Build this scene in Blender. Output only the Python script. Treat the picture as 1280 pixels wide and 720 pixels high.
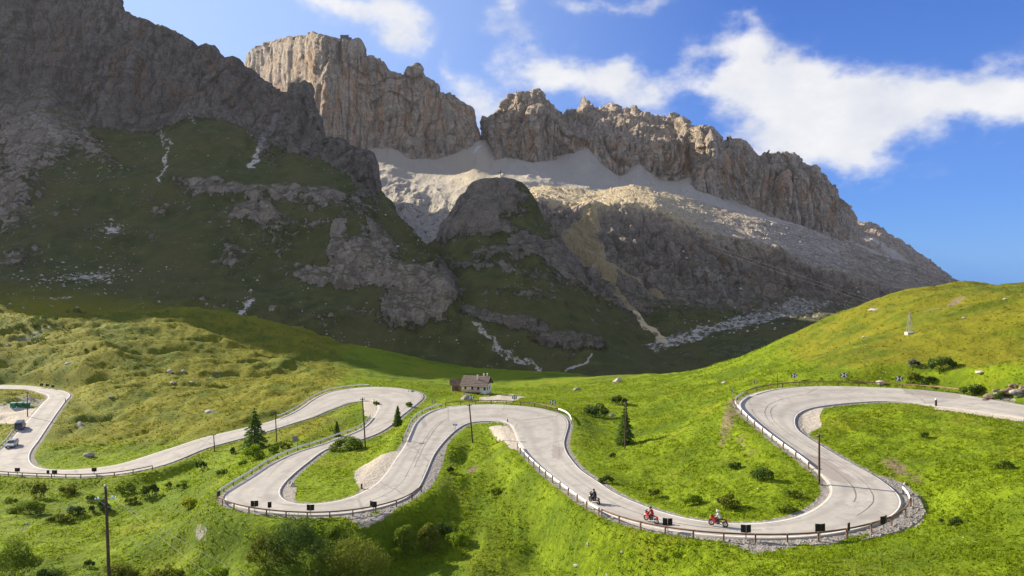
import bpy, bmesh, math, random
import numpy as np
from mathutils import Vector, Matrix, kdtree
PI = math.pi
rng = np.random.default_rng(7)
random.seed(7)
scene = bpy.context.scene
for o in list(bpy.data.objects):
    bpy.data.objects.remove(o)

# ------------------------------------------------------------------ camera
F = 853.0; HY = 320.0          # 24 mm lens; horizon row of the photograph (camera is at the origin, z = 0 is eye level)
cam_d = bpy.data.cameras.new('camera'); cam = bpy.data.objects.new('camera', cam_d)
scene.collection.objects.link(cam)
cam.location = (0, 0, 0); cam.rotation_euler = (PI / 2, 0, 0)
cam_d.sensor_width = 36.0; cam_d.lens = 36.0 * F / 1280.0
cam_d.shift_y = -(360.0 - HY) / 1280.0
cam_d.clip_start = 0.5; cam_d.clip_end = 20000
scene.camera = cam

# ------------------------------------------------------------------ sun and sky
SUN_EL = math.radians(24.0); SUN_AZ = math.radians(-59.0)      # azimuth from +Y (view direction), negative = left
S = Vector((math.sin(SUN_AZ) * math.cos(SUN_EL), math.cos(SUN_AZ) * math.cos(SUN_EL), math.sin(SUN_EL)))
sd = bpy.data.lights.new('sun', 'SUN'); sd.energy = 5.0; sd.angle = math.radians(0.5); sd.color = (1.0, 0.89, 0.70)
so = bpy.data.objects.new('sun', sd); scene.collection.objects.link(so)
so.rotation_euler = (-S).to_track_quat('-Z', 'Y').to_euler()
so.location = (0, 0, 600)

world = bpy.data.worlds.new('World'); scene.world = world; world.use_nodes = True
def build_world():
    nt = world.node_tree; nt.nodes.clear()
    N = nt.nodes.new; L = nt.links.new
    def M(op, a, b=None, c=None, clamp=False):
        n = N('ShaderNodeMath'); n.operation = op; n.use_clamp = clamp
        for i, x in enumerate((a, b, c)):
            if x is None: continue
            if isinstance(x, (int, float)): n.inputs[i].default_value = x
            else: L(x, n.inputs[i])
        return n.outputs[0]
    sky = N('ShaderNodeTexSky'); sky.sky_type = 'NISHITA'; sky.sun_disc = False
    sky.sun_elevation = SUN_EL; sky.sun_rotation = SUN_AZ
    sky.altitude = 2200; sky.air_density = 1.0; sky.dust_density = 0.35; sky.ozone_density = 1.6
    tc = N('ShaderNodeTexCoord'); nrm = N('ShaderNodeVectorMath'); nrm.operation = 'NORMALIZE'; L(tc.outputs['Generated'], nrm.inputs[0])
    sep = N('ShaderNodeSeparateXYZ'); L(nrm.outputs[0], sep.inputs[0])
    az = M('ARCTAN2', sep.outputs[0], sep.outputs[1]); el = M('ARCSINE', sep.outputs[2])
    def noise(scale, detail, rough, vec, lac=2.0):
        n = N('ShaderNodeTexNoise'); n.inputs['Scale'].default_value = scale; n.inputs['Detail'].default_value = detail
        n.inputs['Roughness'].default_value = rough; n.inputs['Lacunarity'].default_value = lac; L(vec, n.inputs['Vector']); return n
    mp = N('ShaderNodeMapping'); mp.inputs['Scale'].default_value = (1, 1, 1.5); L(nrm.outputs[0], mp.inputs[0])
    warp = noise(7.0, 4, 0.55, mp.outputs[0])
    sw = N('ShaderNodeSeparateXYZ'); L(warp.outputs['Color'], sw.inputs[0])
    azw = M('MULTIPLY_ADD', M('SUBTRACT', sw.outputs[0], 0.5), 0.16, az)
    elw = M('MULTIPLY_ADD', M('SUBTRACT', sw.outputs[1], 0.5), 0.12, el)
    blobs = [(1050, 145, 120, 52, 1.15), (985, 130, 80, 55, 1.15), (1170, 128, 90, 30, .95), (1262, 118, 80, 40, 1.1), (1330, 100, 60, 40, .9), (1075, 192, 52, 34, .9),
             (945, 90, 42, 40, .85), (905, 62, 36, 34, .85), (928, 36, 26, 18, .7), (870, 88, 52, 22, .7), (745, 104, 58, 38, .95),
             (690, 78, 40, 26, .85), (765, 82, 44, 26, .9), (820, 116, 30, 18, .5), (640, 86, 18, 18, .4), (470, 14, 58, 30, .95), (490, 50, 26, 26, .7),
             (603, 140, 30, 38, .85), (545, 96, 14, 16, .5), (575, 110, 26, 20, .55), (638, 30, 30, 20, .55), (770, 2, 70, 12, .7), (655, 10, 20, 14, .4), (418, 6, 26, 18, .6), (850, 150, 50, 14, .3),
             (1150, 232, 40, 12, .15), (300, 45, 16, 18, .16), (270, 8, 22, 14, .2),
             (1420, 60, 90, 40, .9), (1600, 150, 120, 40, .9), (-150, -80, 160, 60, .7), (600, -160, 190, 60, .8), (1250, -190, 150, 50, .7), (-500, 60, 160, 40, .6)]
    tot = None
    for (u, v, ru, rv, s) in blobs:
        X = (u - 640) / F; Z = (HY - v) / F
        a0 = math.atan2(X, 1); e0 = math.atan2(Z, math.hypot(X, 1))
        k = 1 / (1 + X * X)
        da = M('DIVIDE', M('SUBTRACT', azw, a0), ru / F * k * .98); de = M('DIVIDE', M('SUBTRACT', elw, e0), rv / F * math.sqrt(k) * .98)
        q = M('ADD', M('MULTIPLY', da, da), M('MULTIPLY', de, de))
        g = M('MULTIPLY', M('EXPONENT', M('MULTIPLY', q, -1.0)), s)
        tot = g if tot is None else M('ADD', tot, g)
    # clouds on the rest of the sky, thickened for fill light (behind and beside the view)
    far = noise(2.2, 6, 0.6, mp.outputs[0]); side = M('SUBTRACT', 0.45, sep.outputs[1], clamp=True)
    rest = M('MULTIPLY', M('MULTIPLY', M('SUBTRACT', far.outputs['Fac'], 0.35), 6.0, clamp=True), M('MULTIPLY', side, 2.2, clamp=True))
    tot = M('ADD', tot, rest)
    det = noise(11.0, 9, 0.62, mp.outputs[0], 2.1)
    det2 = noise(30.0, 6, 0.6, mp.outputs[0])
    dn = M('ADD', M('MULTIPLY', M('SUBTRACT', det.outputs['Fac'], 0.5), 2.5), M('MULTIPLY', M('SUBTRACT', det2.outputs['Fac'], 0.5), 0.8))
    dens = M('ADD', tot, M('MULTIPLY', dn, M('MULTIPLY', tot, 3.0, clamp=True)))
    mr = N('ShaderNodeMapRange'); mr.interpolation_type = 'SMOOTHSTEP'; L(dens, mr.inputs[0])
    mr.inputs[1].default_value = 0.10; mr.inputs[2].default_value = 1.35; mr.inputs[4].default_value = 0.95
    shade = N('ShaderNodeMapRange'); L(noise(9.0, 5, 0.6, mp.outputs[0]).outputs['Fac'], shade.inputs[0]); shade.inputs[1].default_value = .35; shade.inputs[2].default_value = .7
    cc = N('ShaderNodeMix'); cc.data_type = 'RGBA'; L(shade.outputs[0], cc.inputs[0])
    cc.inputs[6].default_value = (3.55, 3.5, 3.5, 1); cc.inputs[7].default_value = (2.65, 2.75, 3.0, 1)
    tint = N('ShaderNodeMix'); tint.data_type = 'RGBA'; tint.blend_type = 'MULTIPLY'; tint.inputs[0].default_value = 1
    blue = N('ShaderNodeValToRGB'); L(M('MULTIPLY', M('MAXIMUM', sep.outputs[2], 0.0), 1.6), blue.inputs[0]); er = blue.color_ramp.elements
    er[0].position = 0; er[0].color = (.22, .43, .78, 1); er[1].position = 1; er[1].color = (.030, .115, .40, 1)
    for p, c in ((.14, (.15, .34, .74, 1)), (.5, (.085, .235, .62, 1))):
        e = blue.color_ramp.elements.new(p); e.color = c
    bl = N('ShaderNodeMix'); bl.data_type = 'RGBA'; bl.blend_type = 'MULTIPLY'; bl.inputs[0].default_value = 1; L(blue.outputs[0], bl.inputs[6]); bl.inputs[7].default_value = (7.5, 7.5, 7.5, 1)
    sb = N('ShaderNodeMix'); sb.data_type = 'RGBA'; sb.inputs[0].default_value = .7; L(sky.outputs[0], sb.inputs[6]); L(bl.outputs[2], sb.inputs[7])
    dt = N('ShaderNodeVectorMath'); dt.operation = 'DOT_PRODUCT'; L(nrm.outputs[0], dt.inputs[0]); dt.inputs[1].default_value = S
    gl = N('ShaderNodeMapRange'); gl.interpolation_type = 'SMOOTHSTEP'; L(dt.outputs['Value'], gl.inputs[0]); gl.inputs[1].default_value = .25; gl.inputs[2].default_value = 1.05; gl.inputs[4].default_value = .6
    gm = N('ShaderNodeMix'); gm.data_type = 'RGBA'; L(gl.outputs[0], gm.inputs[0]); L(sb.outputs[2], gm.inputs[6]); gm.inputs[7].default_value = (12.0, 10.0, 9.0, 1)
    L(gm.outputs[2], tint.inputs[6]); tint.inputs[7].default_value = SKYTINT
    mix = N('ShaderNodeMix'); mix.data_type = 'RGBA'; L(mr.outputs[0], mix.inputs[0]); L(tint.outputs[2], mix.inputs[6]); L(cc.outputs[2], mix.inputs[7])
    bg = N('ShaderNodeBackground'); bg.inputs[1].default_value = 0.125; L(mix.outputs[2], bg.inputs[0])
    out = N('ShaderNodeOutputWorld'); L(bg.outputs[0], out.inputs[0])
SKYTINT = (0.24, 0.375, 0.56, 1)
build_world()
world.cycles.sampling_method = 'NONE'
scene.view_settings.view_transform = 'Standard'; scene.view_settings.look = 'None'
scene.view_settings.exposure = 1.12; scene.view_settings.gamma = 1.0
scene.render.engine = 'CYCLES'
HAZE = 0.000022
scene.cycles.max_bounces = 5; scene.cycles.diffuse_bounces = 3; scene.cycles.transparent_max_bounces = 6

# ------------------------------------------------------------------ numeric helpers
def P(u, v, z):
    """Point on the height z seen on pixel (u, v)."""
    y = z * F / (HY - v); return ((u - 640.0) / F * y, y, z)
def Q(u, v, y):
    return ((u - 640.0) / F * y, y, (HY - v) / F * y)
def hash3(ix, iy, iz, seed):
    h = (ix.astype(np.int64) * 374761393 + iy.astype(np.int64) * 668265263 + iz.astype(np.int64) * 2147483647 + seed * 974634777) & 0xFFFFFFFF
    h = ((h ^ (h >> 13)) * 1274126177) & 0xFFFFFFFF
    h = ((h ^ (h >> 16)) * 2246822519) & 0xFFFFFFFF
    h = h ^ (h >> 15)
    return (h & 0xFFFFFF).astype(np.float32) / 16777215.0
def vnoise(x, y, z, seed=0):
    fx, fy, fz = np.floor(x), np.floor(y), np.floor(z)
    tx, ty, tz = x - fx, y - fy, z - fz
    tx = tx * tx * (3 - 2 * tx); ty = ty * ty * (3 - 2 * ty); tz = tz * tz * (3 - 2 * tz)
    ix, iy, iz = fx.astype(np.int64), fy.astype(np.int64), fz.astype(np.int64)
    def c(a, b, d): return hash3(ix + a, iy + b, iz + d, seed)
    x00 = c(0, 0, 0) * (1 - tx) + c(1, 0, 0) * tx; x10 = c(0, 1, 0) * (1 - tx) + c(1, 1, 0) * tx
    x01 = c(0, 0, 1) * (1 - tx) + c(1, 0, 1) * tx; x11 = c(0, 1, 1) * (1 - tx) + c(1, 1, 1) * tx
    return (x00 * (1 - ty) + x10 * ty) * (1 - tz) + (x01 * (1 - ty) + x11 * ty) * tz
def fbm(x, y, z, oct=4, seed=0, gain=0.5):
    a = 1.0; s = 0.0; t = 0.0
    for i in range(oct):
        s = s + a * vnoise(x, y, z, seed + i * 17); t += a; a *= gain
        x = x * 2.03 + 11.3; y = y * 2.03 + 7.7; z = z * 2.03 + 3.1
    return s / t
def ridged(x, y, z, oct=4, seed=0, gain=0.5):
    a = 1.0; s = 0.0; t = 0.0
    for i in range(oct):
        n = 1 - np.abs(2 * vnoise(x, y, z, seed + i * 17) - 1); s = s + a * n * n; t += a; a *= gain
        x = x * 2.03 + 5.3; y = y * 2.03 + 9.7; z = z * 2.03 + 1.1
    return s / t
def sstep(a, b, x):
    t = np.clip((x - a) / (b - a), 0, 1); return t * t * (3 - 2 * t)
def blob(u, v, cu, cv, ru, rv, rot=0.0):
    c, s = math.cos(math.radians(rot)), math.sin(math.radians(rot))
    du, dv = u - cu, v - cv
    a = (du * c + dv * s) / ru; b = (-du * s + dv * c) / rv
    return np.exp(-(a * a + b * b))
def seg_dist(u, v, pts):
    d = np.full(u.shape, 1e9)
    for (a, b) in zip(pts[:-1], pts[1:]):
        ax, ay = a[0], a[1]; bx, by = b[0], b[1]; L2 = (bx - ax) ** 2 + (by - ay) ** 2 + 1e-9
        t = np.clip(((u - ax) * (bx - ax) + (v - ay) * (by - ay)) / L2, 0, 1)
        d = np.minimum(d, np.hypot(u - ax - t * (bx - ax), v - ay - t * (by - ay)))
    return d

# ------------------------------------------------------------------ object helpers
col = scene.collection
def grid_mesh(name, G, attrs=None, mat=None, smooth=True):
    nr, nc = G.shape[:2]
    me = bpy.data.meshes.new(name)
    me.vertices.add(nr * nc); me.vertices.foreach_set('co', G.reshape(-1).astype(np.float32))
    i = np.arange((nr - 1) * (nc - 1)); r = i // (nc - 1); c = i % (nc - 1); a = r * nc + c
    f = np.stack([a, a + 1, a + nc + 1, a + nc], 1).astype(np.int32)
    me.loops.add(f.size); me.loops.foreach_set('vertex_index', f.reshape(-1))
    me.polygons.add(len(f)); me.polygons.foreach_set('loop_start', np.arange(len(f), dtype=np.int32) * 4)
    me.polygons.foreach_set('loop_total', np.full(len(f), 4, np.int32))
    if smooth: me.polygons.foreach_set('use_smooth', np.ones(len(f), bool))
    me.update(calc_edges=True)
    for k, a in (attrs or {}).items():
        at = me.attributes.new(k, 'FLOAT', 'POINT'); at.data.foreach_set('value', a.reshape(-1).astype(np.float32))
    if mat: me.materials.append(mat)
    o = bpy.data.objects.new(name, me); col.objects.link(o); return o
def raw_mesh(name, V, Fc, mat=None, smooth=False, link=True):
    """V (n,3), Fc (m,k) with k = 3 or 4 everywhere."""
    me = bpy.data.meshes.new(name); V = np.asarray(V, np.float32); Fc = np.asarray(Fc, np.int32)
    me.vertices.add(len(V)); me.vertices.foreach_set('co', V.reshape(-1))
    k = Fc.shape[1]
    me.loops.add(Fc.size); me.loops.foreach_set('vertex_index', Fc.reshape(-1))
    me.polygons.add(len(Fc)); me.polygons.foreach_set('loop_start', np.arange(len(Fc), dtype=np.int32) * k)
    me.polygons.foreach_set('loop_total', np.full(len(Fc), k, np.int32))
    if smooth: me.polygons.foreach_set('use_smooth', np.ones(len(Fc), bool))
    me.update(calc_edges=True)
    if mat: me.materials.append(mat)
    if not link: return me
    o = bpy.data.objects.new(name, me); col.objects.link(o); return o
def tag(o, label=None, cat=None, group=None, kind=None):
    if label: o['label'] = label
    if cat: o['category'] = cat
    if group: o['group'] = group
    if kind: o['kind'] = kind
    return o
def empty(name, loc=(0, 0, 0), rz=0.0):
    o = bpy.data.objects.new(name, None); col.objects.link(o); o.location = loc; o.rotation_euler = (0, 0, rz); return o
def bmobj(name, bm, mat, parent=None, smooth=False, bevel=0):
    me = bpy.data.meshes.new(name)
    if bevel: bmesh.ops.bevel(bm, geom=bm.edges[:], offset=bevel, segments=1, affect='EDGES')
    bmesh.ops.recalc_face_normals(bm, faces=bm.faces[:])
    bm.to_mesh(me); bm.free()
    if smooth:
        for p in me.polygons: p.use_smooth = True
    if mat: me.materials.append(mat)
    o = bpy.data.objects.new(name, me); col.objects.link(o); o.parent = parent; return o
def box(bm, x0, x1, y0, y1, z0, z1, M=None):
    vs = [bm.verts.new(p) for p in ((x0, y0, z0), (x1, y0, z0), (x1, y1, z0), (x0, y1, z0), (x0, y0, z1), (x1, y0, z1), (x1, y1, z1), (x0, y1, z1))]
    for q in ((0, 3, 2, 1), (4, 5, 6, 7), (0, 1, 5, 4), (1, 2, 6, 5), (2, 3, 7, 6), (3, 0, 4, 7)): bm.faces.new([vs[i] for i in q])
    if M is not None:
        for v in vs: v.co = M @ v.co
    return vs
def tube(bm, pts, rads, n=8, caps=True):
    pts = [Vector(p) for p in pts]
    if isinstance(rads, (int, float)): rads = [rads] * len(pts)
    rings = []
    for i, p in enumerate(pts):
        d = (pts[min(i + 1, len(pts) - 1)] - pts[max(i - 1, 0)]).normalized()
        a = d.cross(Vector((0, 0, 1)) if abs(d.z) < 0.9 else Vector((1, 0, 0))).normalized(); b = d.cross(a)
        rings.append([bm.verts.new(p + (a * math.cos(2 * PI * k / n) + b * math.sin(2 * PI * k / n)) * rads[i]) for k in range(n)])
    for r0, r1 in zip(rings[:-1], rings[1:]):
        for k in range(n): bm.faces.new((r0[k], r0[(k + 1) % n], r1[(k + 1) % n], r1[k]))
    if caps: bm.faces.new(rings[0][::-1]); bm.faces.new(rings[-1])
def ellipsoid(bm, c, r, M=None, seg=12, rings=8):
    res = bmesh.ops.create_uvsphere(bm, u_segments=seg, v_segments=rings, radius=1)
    for v in res['verts']:
        p = Vector((v.co.x * r[0], v.co.y * r[1], v.co.z * r[2]))
        if M is not None: p = M @ p
        v.co = p + Vector(c)
    return res['verts']

# ------------------------------------------------------------------ materials
def mat(name, color=(.5, .5, .5), rough=0.8, metal=0.0, spec=0.3, vary=0.0, scale=3.0, bump=0.0, bscale=20.0, emit=None):
    m = bpy.data.materials.new(name); m.use_nodes = True; nt = m.node_tree; b = nt.nodes['Principled BSDF']
    b.inputs['Roughness'].default_value = rough; b.inputs['Metallic'].default_value = metal; b.inputs['Specular IOR Level'].default_value = spec
    b.inputs['Base Color'].default_value = (*color, 1)
    tc = nt.nodes.new('ShaderNodeTexCoord')
    if vary:
        n = nt.nodes.new('ShaderNodeTexNoise'); n.inputs['Scale'].default_value = scale; n.inputs['Detail'].default_value = 5
        nt.links.new(tc.outputs['Object'], n.inputs['Vector'])
        r = nt.nodes.new('ShaderNodeValToRGB'); r.color_ramp.elements[0].position = .3; r.color_ramp.elements[1].position = .7
        r.color_ramp.elements[0].color = (*[c * (1 - vary) for c in color], 1); r.color_ramp.elements[1].color = (*[min(1, c * (1 + vary)) for c in color], 1)
        nt.links.new(n.outputs['Fac'], r.inputs[0]); nt.links.new(r.outputs[0], b.inputs['Base Color'])
    if bump:
        n = nt.nodes.new('ShaderNodeTexNoise'); n.inputs['Scale'].default_value = bscale; n.inputs['Detail'].default_value = 4
        nt.links.new(tc.outputs['Object'], n.inputs['Vector'])
        bp = nt.nodes.new('ShaderNodeBump'); bp.inputs['Strength'].default_value = bump; bp.inputs['Distance'].default_value = 0.05
        nt.links.new(n.outputs['Fac'], bp.inputs['Height']); nt.links.new(bp.outputs[0], b.inputs['Normal'])
    return m

class NB:
    """small node-building helper"""
    def __init__(s, m):
        s.nt = m.node_tree; s.b = s.nt.nodes['Principled BSDF']
        s.tc = s.nt.nodes.new('ShaderNodeTexCoord'); s.obj = s.tc.outputs['Object']
    def link(s, a, b): s.nt.links.new(a, b)
    def noise(s, scale, detail=5, rough=.55, vec=None, sc=None, out='Fac'):
        n = s.nt.nodes.new('ShaderNodeTexNoise'); n.inputs['Scale'].default_value = scale; n.inputs['Detail'].default_value = detail; n.inputs['Roughness'].default_value = rough
        v = vec or s.obj
        if sc is not None:
            mp = s.nt.nodes.new('ShaderNodeMapping'); mp.inputs['Scale'].default_value = sc; s.link(v, mp.inputs[0]); v = mp.outputs[0]
        s.link(v, n.inputs['Vector']); return n.outputs[out]
    def voronoi(s, scale, feature='F1', sc=None, out='Distance'):
        n = s.nt.nodes.new('ShaderNodeTexVoronoi'); n.inputs['Scale'].default_value = scale; n.feature = feature
        v = s.obj
        if sc is not None:
            mp = s.nt.nodes.new('ShaderNodeMapping'); mp.inputs['Scale'].default_value = sc; s.link(v, mp.inputs[0]); v = mp.outputs[0]
        s.link(v, n.inputs['Vector']); return n.outputs[out]
    def attr(s, name):
        n = s.nt.nodes.new('ShaderNodeAttribute'); n.attribute_name = name; return n.outputs['Fac']
    def math(s, op, a, b=None, clamp=False):
        n = s.nt.nodes.new('ShaderNodeMath'); n.operation = op; n.use_clamp = clamp
        for i, x in enumerate((a, b)):
            if x is None: continue
            if isinstance(x, (int, float)): n.inputs[i].default_value = x
            else: s.link(x, n.inputs[i])
        return n.outputs[0]
    def ramp(s, fac, stops):
        r = s.nt.nodes.new('ShaderNodeValToRGB'); cr = r.color_ramp
        while len(cr.elements) < len(stops): cr.elements.new(0.5)
        for e, (p, c) in zip(cr.elements, stops):
            e.position = p; e.color = (*c, 1) if not isinstance(c, (int, float)) else (c, c, c, 1)
        s.link(fac, r.inputs[0]); return r.outputs[0]
    def maprange(s, fac, a, b, c=0.0, d=1.0, smooth=True):
        n = s.nt.nodes.new('ShaderNodeMapRange'); n.interpolation_type = 'SMOOTHSTEP' if smooth else 'LINEAR'
        s.link(fac, n.inputs[0]); n.inputs[1].default_value = a; n.inputs[2].default_value = b; n.inputs[3].default_value = c; n.inputs[4].default_value = d
        return n.outputs[0]
    def mix(s, fac, a, b, blend='MIX'):
        n = s.nt.nodes.new('ShaderNodeMix'); n.data_type = 'RGBA'; n.blend_type = blend
        for i, x in ((0, fac), (6, a), (7, b)):
            if isinstance(x, (int, float)): n.inputs[i].default_value = x
            elif isinstance(x, tuple): n.inputs[i].default_value = (*x, 1)
            else: s.link(x, n.inputs[i])
        return n.outputs[2]
    def bump(s, h, strength, dist, prev=None):
        n = s.nt.nodes.new('ShaderNodeBump'); n.inputs['Strength'].default_value = strength; n.inputs['Distance'].default_value = dist
        s.link(h, n.inputs['Height'])
        if prev is not None: s.link(prev, n.inputs['Normal'])
        return n.outputs[0]
def newmat(name, rough=.9, spec=.15):
    m = bpy.data.materials.new(name); m.use_nodes = True; b = m.node_tree.nodes['Principled BSDF']
    b.inputs['Roughness'].default_value = rough; b.inputs['Specular IOR Level'].default_value = spec
    return m, NB(m)

def mountain_material():
    m, n = newmat('mountain_rock_and_grass', .95, .08)
    rock = n.attr('rock'); scree = n.attr('scree'); warm = n.attr('warm')
    big = n.noise(.02, 5, .6); mid = n.noise(.12, 6, .62); fine = n.noise(.8, 5, .6)
    vert = n.noise(.09, 6, .6, sc=(1, 1, .13)); strata = n.noise(.16, 5, .65, sc=(.12, .12, 1.6))
    # rock: cool grey, with ochre sheets and dark vertical water streaks
    rc = n.ramp(mid, [(.25, (.38, .315, .25)), (.5, (.61, .515, .41)), (.75, (.76, .66, .53))])
    rc = n.mix(n.math('MULTIPLY', n.maprange(vert, .46, .62), warm), rc, (.66, .41, .24))
    rc = n.mix(n.maprange(vert, .30, .44, .75, 0.0), rc, (.23, .20, .165))
    rc = n.mix(n.maprange(strata, .52, .66, 0, .5), rc, (.64, .56, .44))
    rc = n.mix(n.maprange(strata, .30, .42, .6, 0.0), rc, (.30, .25, .195))
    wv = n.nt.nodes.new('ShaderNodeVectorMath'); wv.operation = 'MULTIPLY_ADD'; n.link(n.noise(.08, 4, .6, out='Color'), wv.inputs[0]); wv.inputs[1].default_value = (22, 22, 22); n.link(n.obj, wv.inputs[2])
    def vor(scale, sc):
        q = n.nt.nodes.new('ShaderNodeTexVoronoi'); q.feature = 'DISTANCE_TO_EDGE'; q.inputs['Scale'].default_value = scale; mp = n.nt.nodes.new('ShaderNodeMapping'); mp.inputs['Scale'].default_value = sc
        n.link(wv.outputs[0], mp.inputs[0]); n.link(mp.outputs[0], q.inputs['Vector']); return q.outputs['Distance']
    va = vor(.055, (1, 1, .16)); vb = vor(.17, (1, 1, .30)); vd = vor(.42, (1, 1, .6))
    rc = n.mix(n.maprange(va, .0, .08, .55, 0), rc, (.16, .13, .105)); rc = n.mix(n.maprange(vb, .0, .10, .42, 0), rc, (.19, .16, .125)); rc = n.mix(n.maprange(vd, .0, .14, .3, 0), rc, (.22, .18, .145))  # crack lines; their dark colour also paints shade into the crevices
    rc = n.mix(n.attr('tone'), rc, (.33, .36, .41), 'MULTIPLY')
    # grass
    gc = n.ramp(mid, [(.25, (.036, .045, .018)), (.5, (.066, .076, .026)), (.8, (.118, .118, .042))])
    gc = n.mix(n.maprange(big, .45, .62, 0, .7), gc, (.092, .086, .032))
    gc = n.mix(n.attr('lush'), gc, n.ramp(n.noise(1.6, 6, .65), [(.25, (.105, .110, .006)), (.5, (.155, .155, .009)), (.75, (.21, .20, .015))]))
    gc = n.mix(n.maprange(n.noise(.35, 5, .7), .60, .68, 0, .5), gc, (.050, .058, .022))
    pebble = n.math('MULTIPLY', n.maprange(n.voronoi(.35), .16, .10), n.maprange(n.noise(.05, 3), .52, .60))
    gc = n.mix(pebble, gc, (.30, .29, .27))
    # broken threshold between the two
    spk = n.math('MULTIPLY', n.maprange(n.noise(.11, 6, .72), .54, .70), .75)
    k = n.math('ADD', n.math('ADD', rock, n.math('MULTIPLY', spk, n.math('SUBTRACT', 1.0, n.attr('lush')))), n.math('MULTIPLY', n.math('SUBTRACT', n.noise(.16, 7, .66), .5), 1.5))
    kk = n.maprange(k, .46, .56)
    geo = n.nt.nodes.new('ShaderNodeNewGeometry'); sp = n.nt.nodes.new('ShaderNodeSeparateXYZ'); n.link(geo.outputs['Normal'], sp.inputs[0])
    ledge = n.math('MULTIPLY', n.maprange(sp.outputs[2], .72, .88), n.math('SUBTRACT', 1.0, n.attr('bare')))
    kk = n.math('MULTIPLY', kk, n.math('SUBTRACT', 1.0, n.math('MULTIPLY', ledge, .8)))
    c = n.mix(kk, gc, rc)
    sc_ = n.ramp(fine, [(.3, (.56, .52, .46)), (.7, (.72, .67, .59))])
    sc_ = n.mix(n.attr('sand_sun'), sc_, (.80, .64, .37))  # tan of the track; also paints extra sunlight onto the shoulder top
    boul = n.maprange(n.noise(.22, 6, .75), .50, .62)
    sc_ = n.mix(n.math('MULTIPLY', boul, n.attr('blocky')), sc_, (.20, .18, .155))
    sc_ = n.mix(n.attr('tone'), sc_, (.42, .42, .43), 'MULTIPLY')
    ks = n.maprange(n.math('ADD', scree, n.math('MULTIPLY', n.math('SUBTRACT', n.noise(.3, 7, .7), .5), 1.3)), .46, .58)
    c = n.mix(ks, c, sc_)
    c = n.mix(n.maprange(n.attr('snow'), .4, .6), c, (.78, .80, .84))
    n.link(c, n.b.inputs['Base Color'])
    h = n.math('ADD', n.math('MULTIPLY', n.noise(.5, 8, .68), n.math('ADD', n.math('MULTIPLY', kk, 3.0), .6)), n.math('MULTIPLY', n.noise(.35, 5, .6, sc=(1, 1, .2)), n.math('MULTIPLY', kk, 2.0)))
    vc = n.voronoi(.16, 'DISTANCE_TO_EDGE', sc=(1, 1, .22)); vc2 = n.voronoi(.5, 'DISTANCE_TO_EDGE', sc=(1, 1, .35)); st = n.noise(.45, 4, .7, sc=(.08, .08, 1.4))
    crk = n.math('ADD', n.math('MULTIPLY', n.maprange(vc, 0, .12), 1.6), n.math('ADD', n.math('MULTIPLY', n.maprange(vc2, 0, .12), .7), n.math('MULTIPLY', st, 1.6)))
    h = n.math('ADD', h, n.math('MULTIPLY', crk, n.math('MULTIPLY', kk, .6)))
    nb = n.bump(h, 1.0, 1.6)
    n.link(nb, n.b.inputs['Normal'])
    return m

def meadow_material():
    m, n = newmat('alpine_meadow', .9, .1)
    big = n.noise(.035, 5, .6); mid = n.noise(.25, 6, .6); fine = n.noise(1.6, 6, .65); tiny = n.noise(7, 4, .6)
    g = n.ramp(fine, [(.25, (.070, .115, .003)), (.5, (.145, .205, .006)), (.75, (.235, .31, .010))])
    g2 = n.ramp(fine, [(.25, (.105, .110, .006)), (.5, (.155, .155, .009)), (.75, (.21, .20, .015))])
    ol = n.math('ADD', n.attr('olive'), n.math('MULTIPLY', n.math('SUBTRACT', mid, .5), 1.2), clamp=True)
    g = n.mix(n.maprange(ol, .3, .8), g, g2)
    g = n.mix(n.maprange(mid, .55, .75, 0, .45), g, (.21, .205, .015))
    g = n.mix(n.maprange(n.noise(.6, 6, .7), .56, .68, 0, .5), g, (.08, .11, .004))
    g = n.mix(n.maprange(n.noise(.05, 4, .6), .5, .66, 0, .5), g, (.21, .20, .015))
    g = n.mix(n.maprange(n.noise(.11, 5, .65), .54, .64, 0, .5), g, (.10, .13, .006))
    g = n.mix(n.maprange(n.noise(.045, 5, .62), .47, .60, 0, .6), g, (.055, .10, .006))
    # dry earth and gravel
    e = n.ramp(fine, [(.3, (.13, .10, .055)), (.7, (.26, .21, .13))])
    ke = n.maprange(n.math('ADD', n.attr('dirt'), n.math('MULTIPLY', n.math('SUBTRACT', n.noise(.7, 7, .7), .5), 1.6)), .5, .68)
    g = n.mix(ke, g, e)
    sp = n.math('MULTIPLY', n.maprange(n.voronoi(.9), .12, .07), n.maprange(n.noise(.12, 3), .55, .62))
    g = n.mix(sp, g, (.42, .40, .36))
    gr = n.mix(n.maprange(n.voronoi(3.0), .1, .5), (.42, .385, .34), (.22, .205, .19))
    gr = n.mix(n.attr('pale'), gr, n.ramp(fine, [(.3, (.40, .35, .28)), (.7, (.55, .49, .41))]))
    kg = n.maprange(n.math('ADD', n.attr('gravel'), n.math('MULTIPLY', n.math('SUBTRACT', n.noise(1.1, 6, .7), .5), .7)), .46, .56)
    g = n.mix(kg, g, gr)
    rk = n.ramp(mid, [(.3, (.16, .15, .135)), (.7, (.36, .34, .30))])
    g = n.mix(n.maprange(n.math('ADD', n.attr('rock'), n.math('MULTIPLY', n.math('SUBTRACT', n.noise(.5, 7, .7), .5), 1.3)), .5, .6), g, rk)
    n.link(g, n.b.inputs['Base Color'])
    h = n.math('ADD', n.math('MULTIPLY', n.noise(1.3, 7, .65), 1.2), n.math('MULTIPLY', n.noise(5, 4, .6), .35))
    n.link(n.bump(h, .75, .45), n.b.inputs['Normal'])
    return m
MT = mountain_material(); MEADOW = meadow_material()

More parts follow.
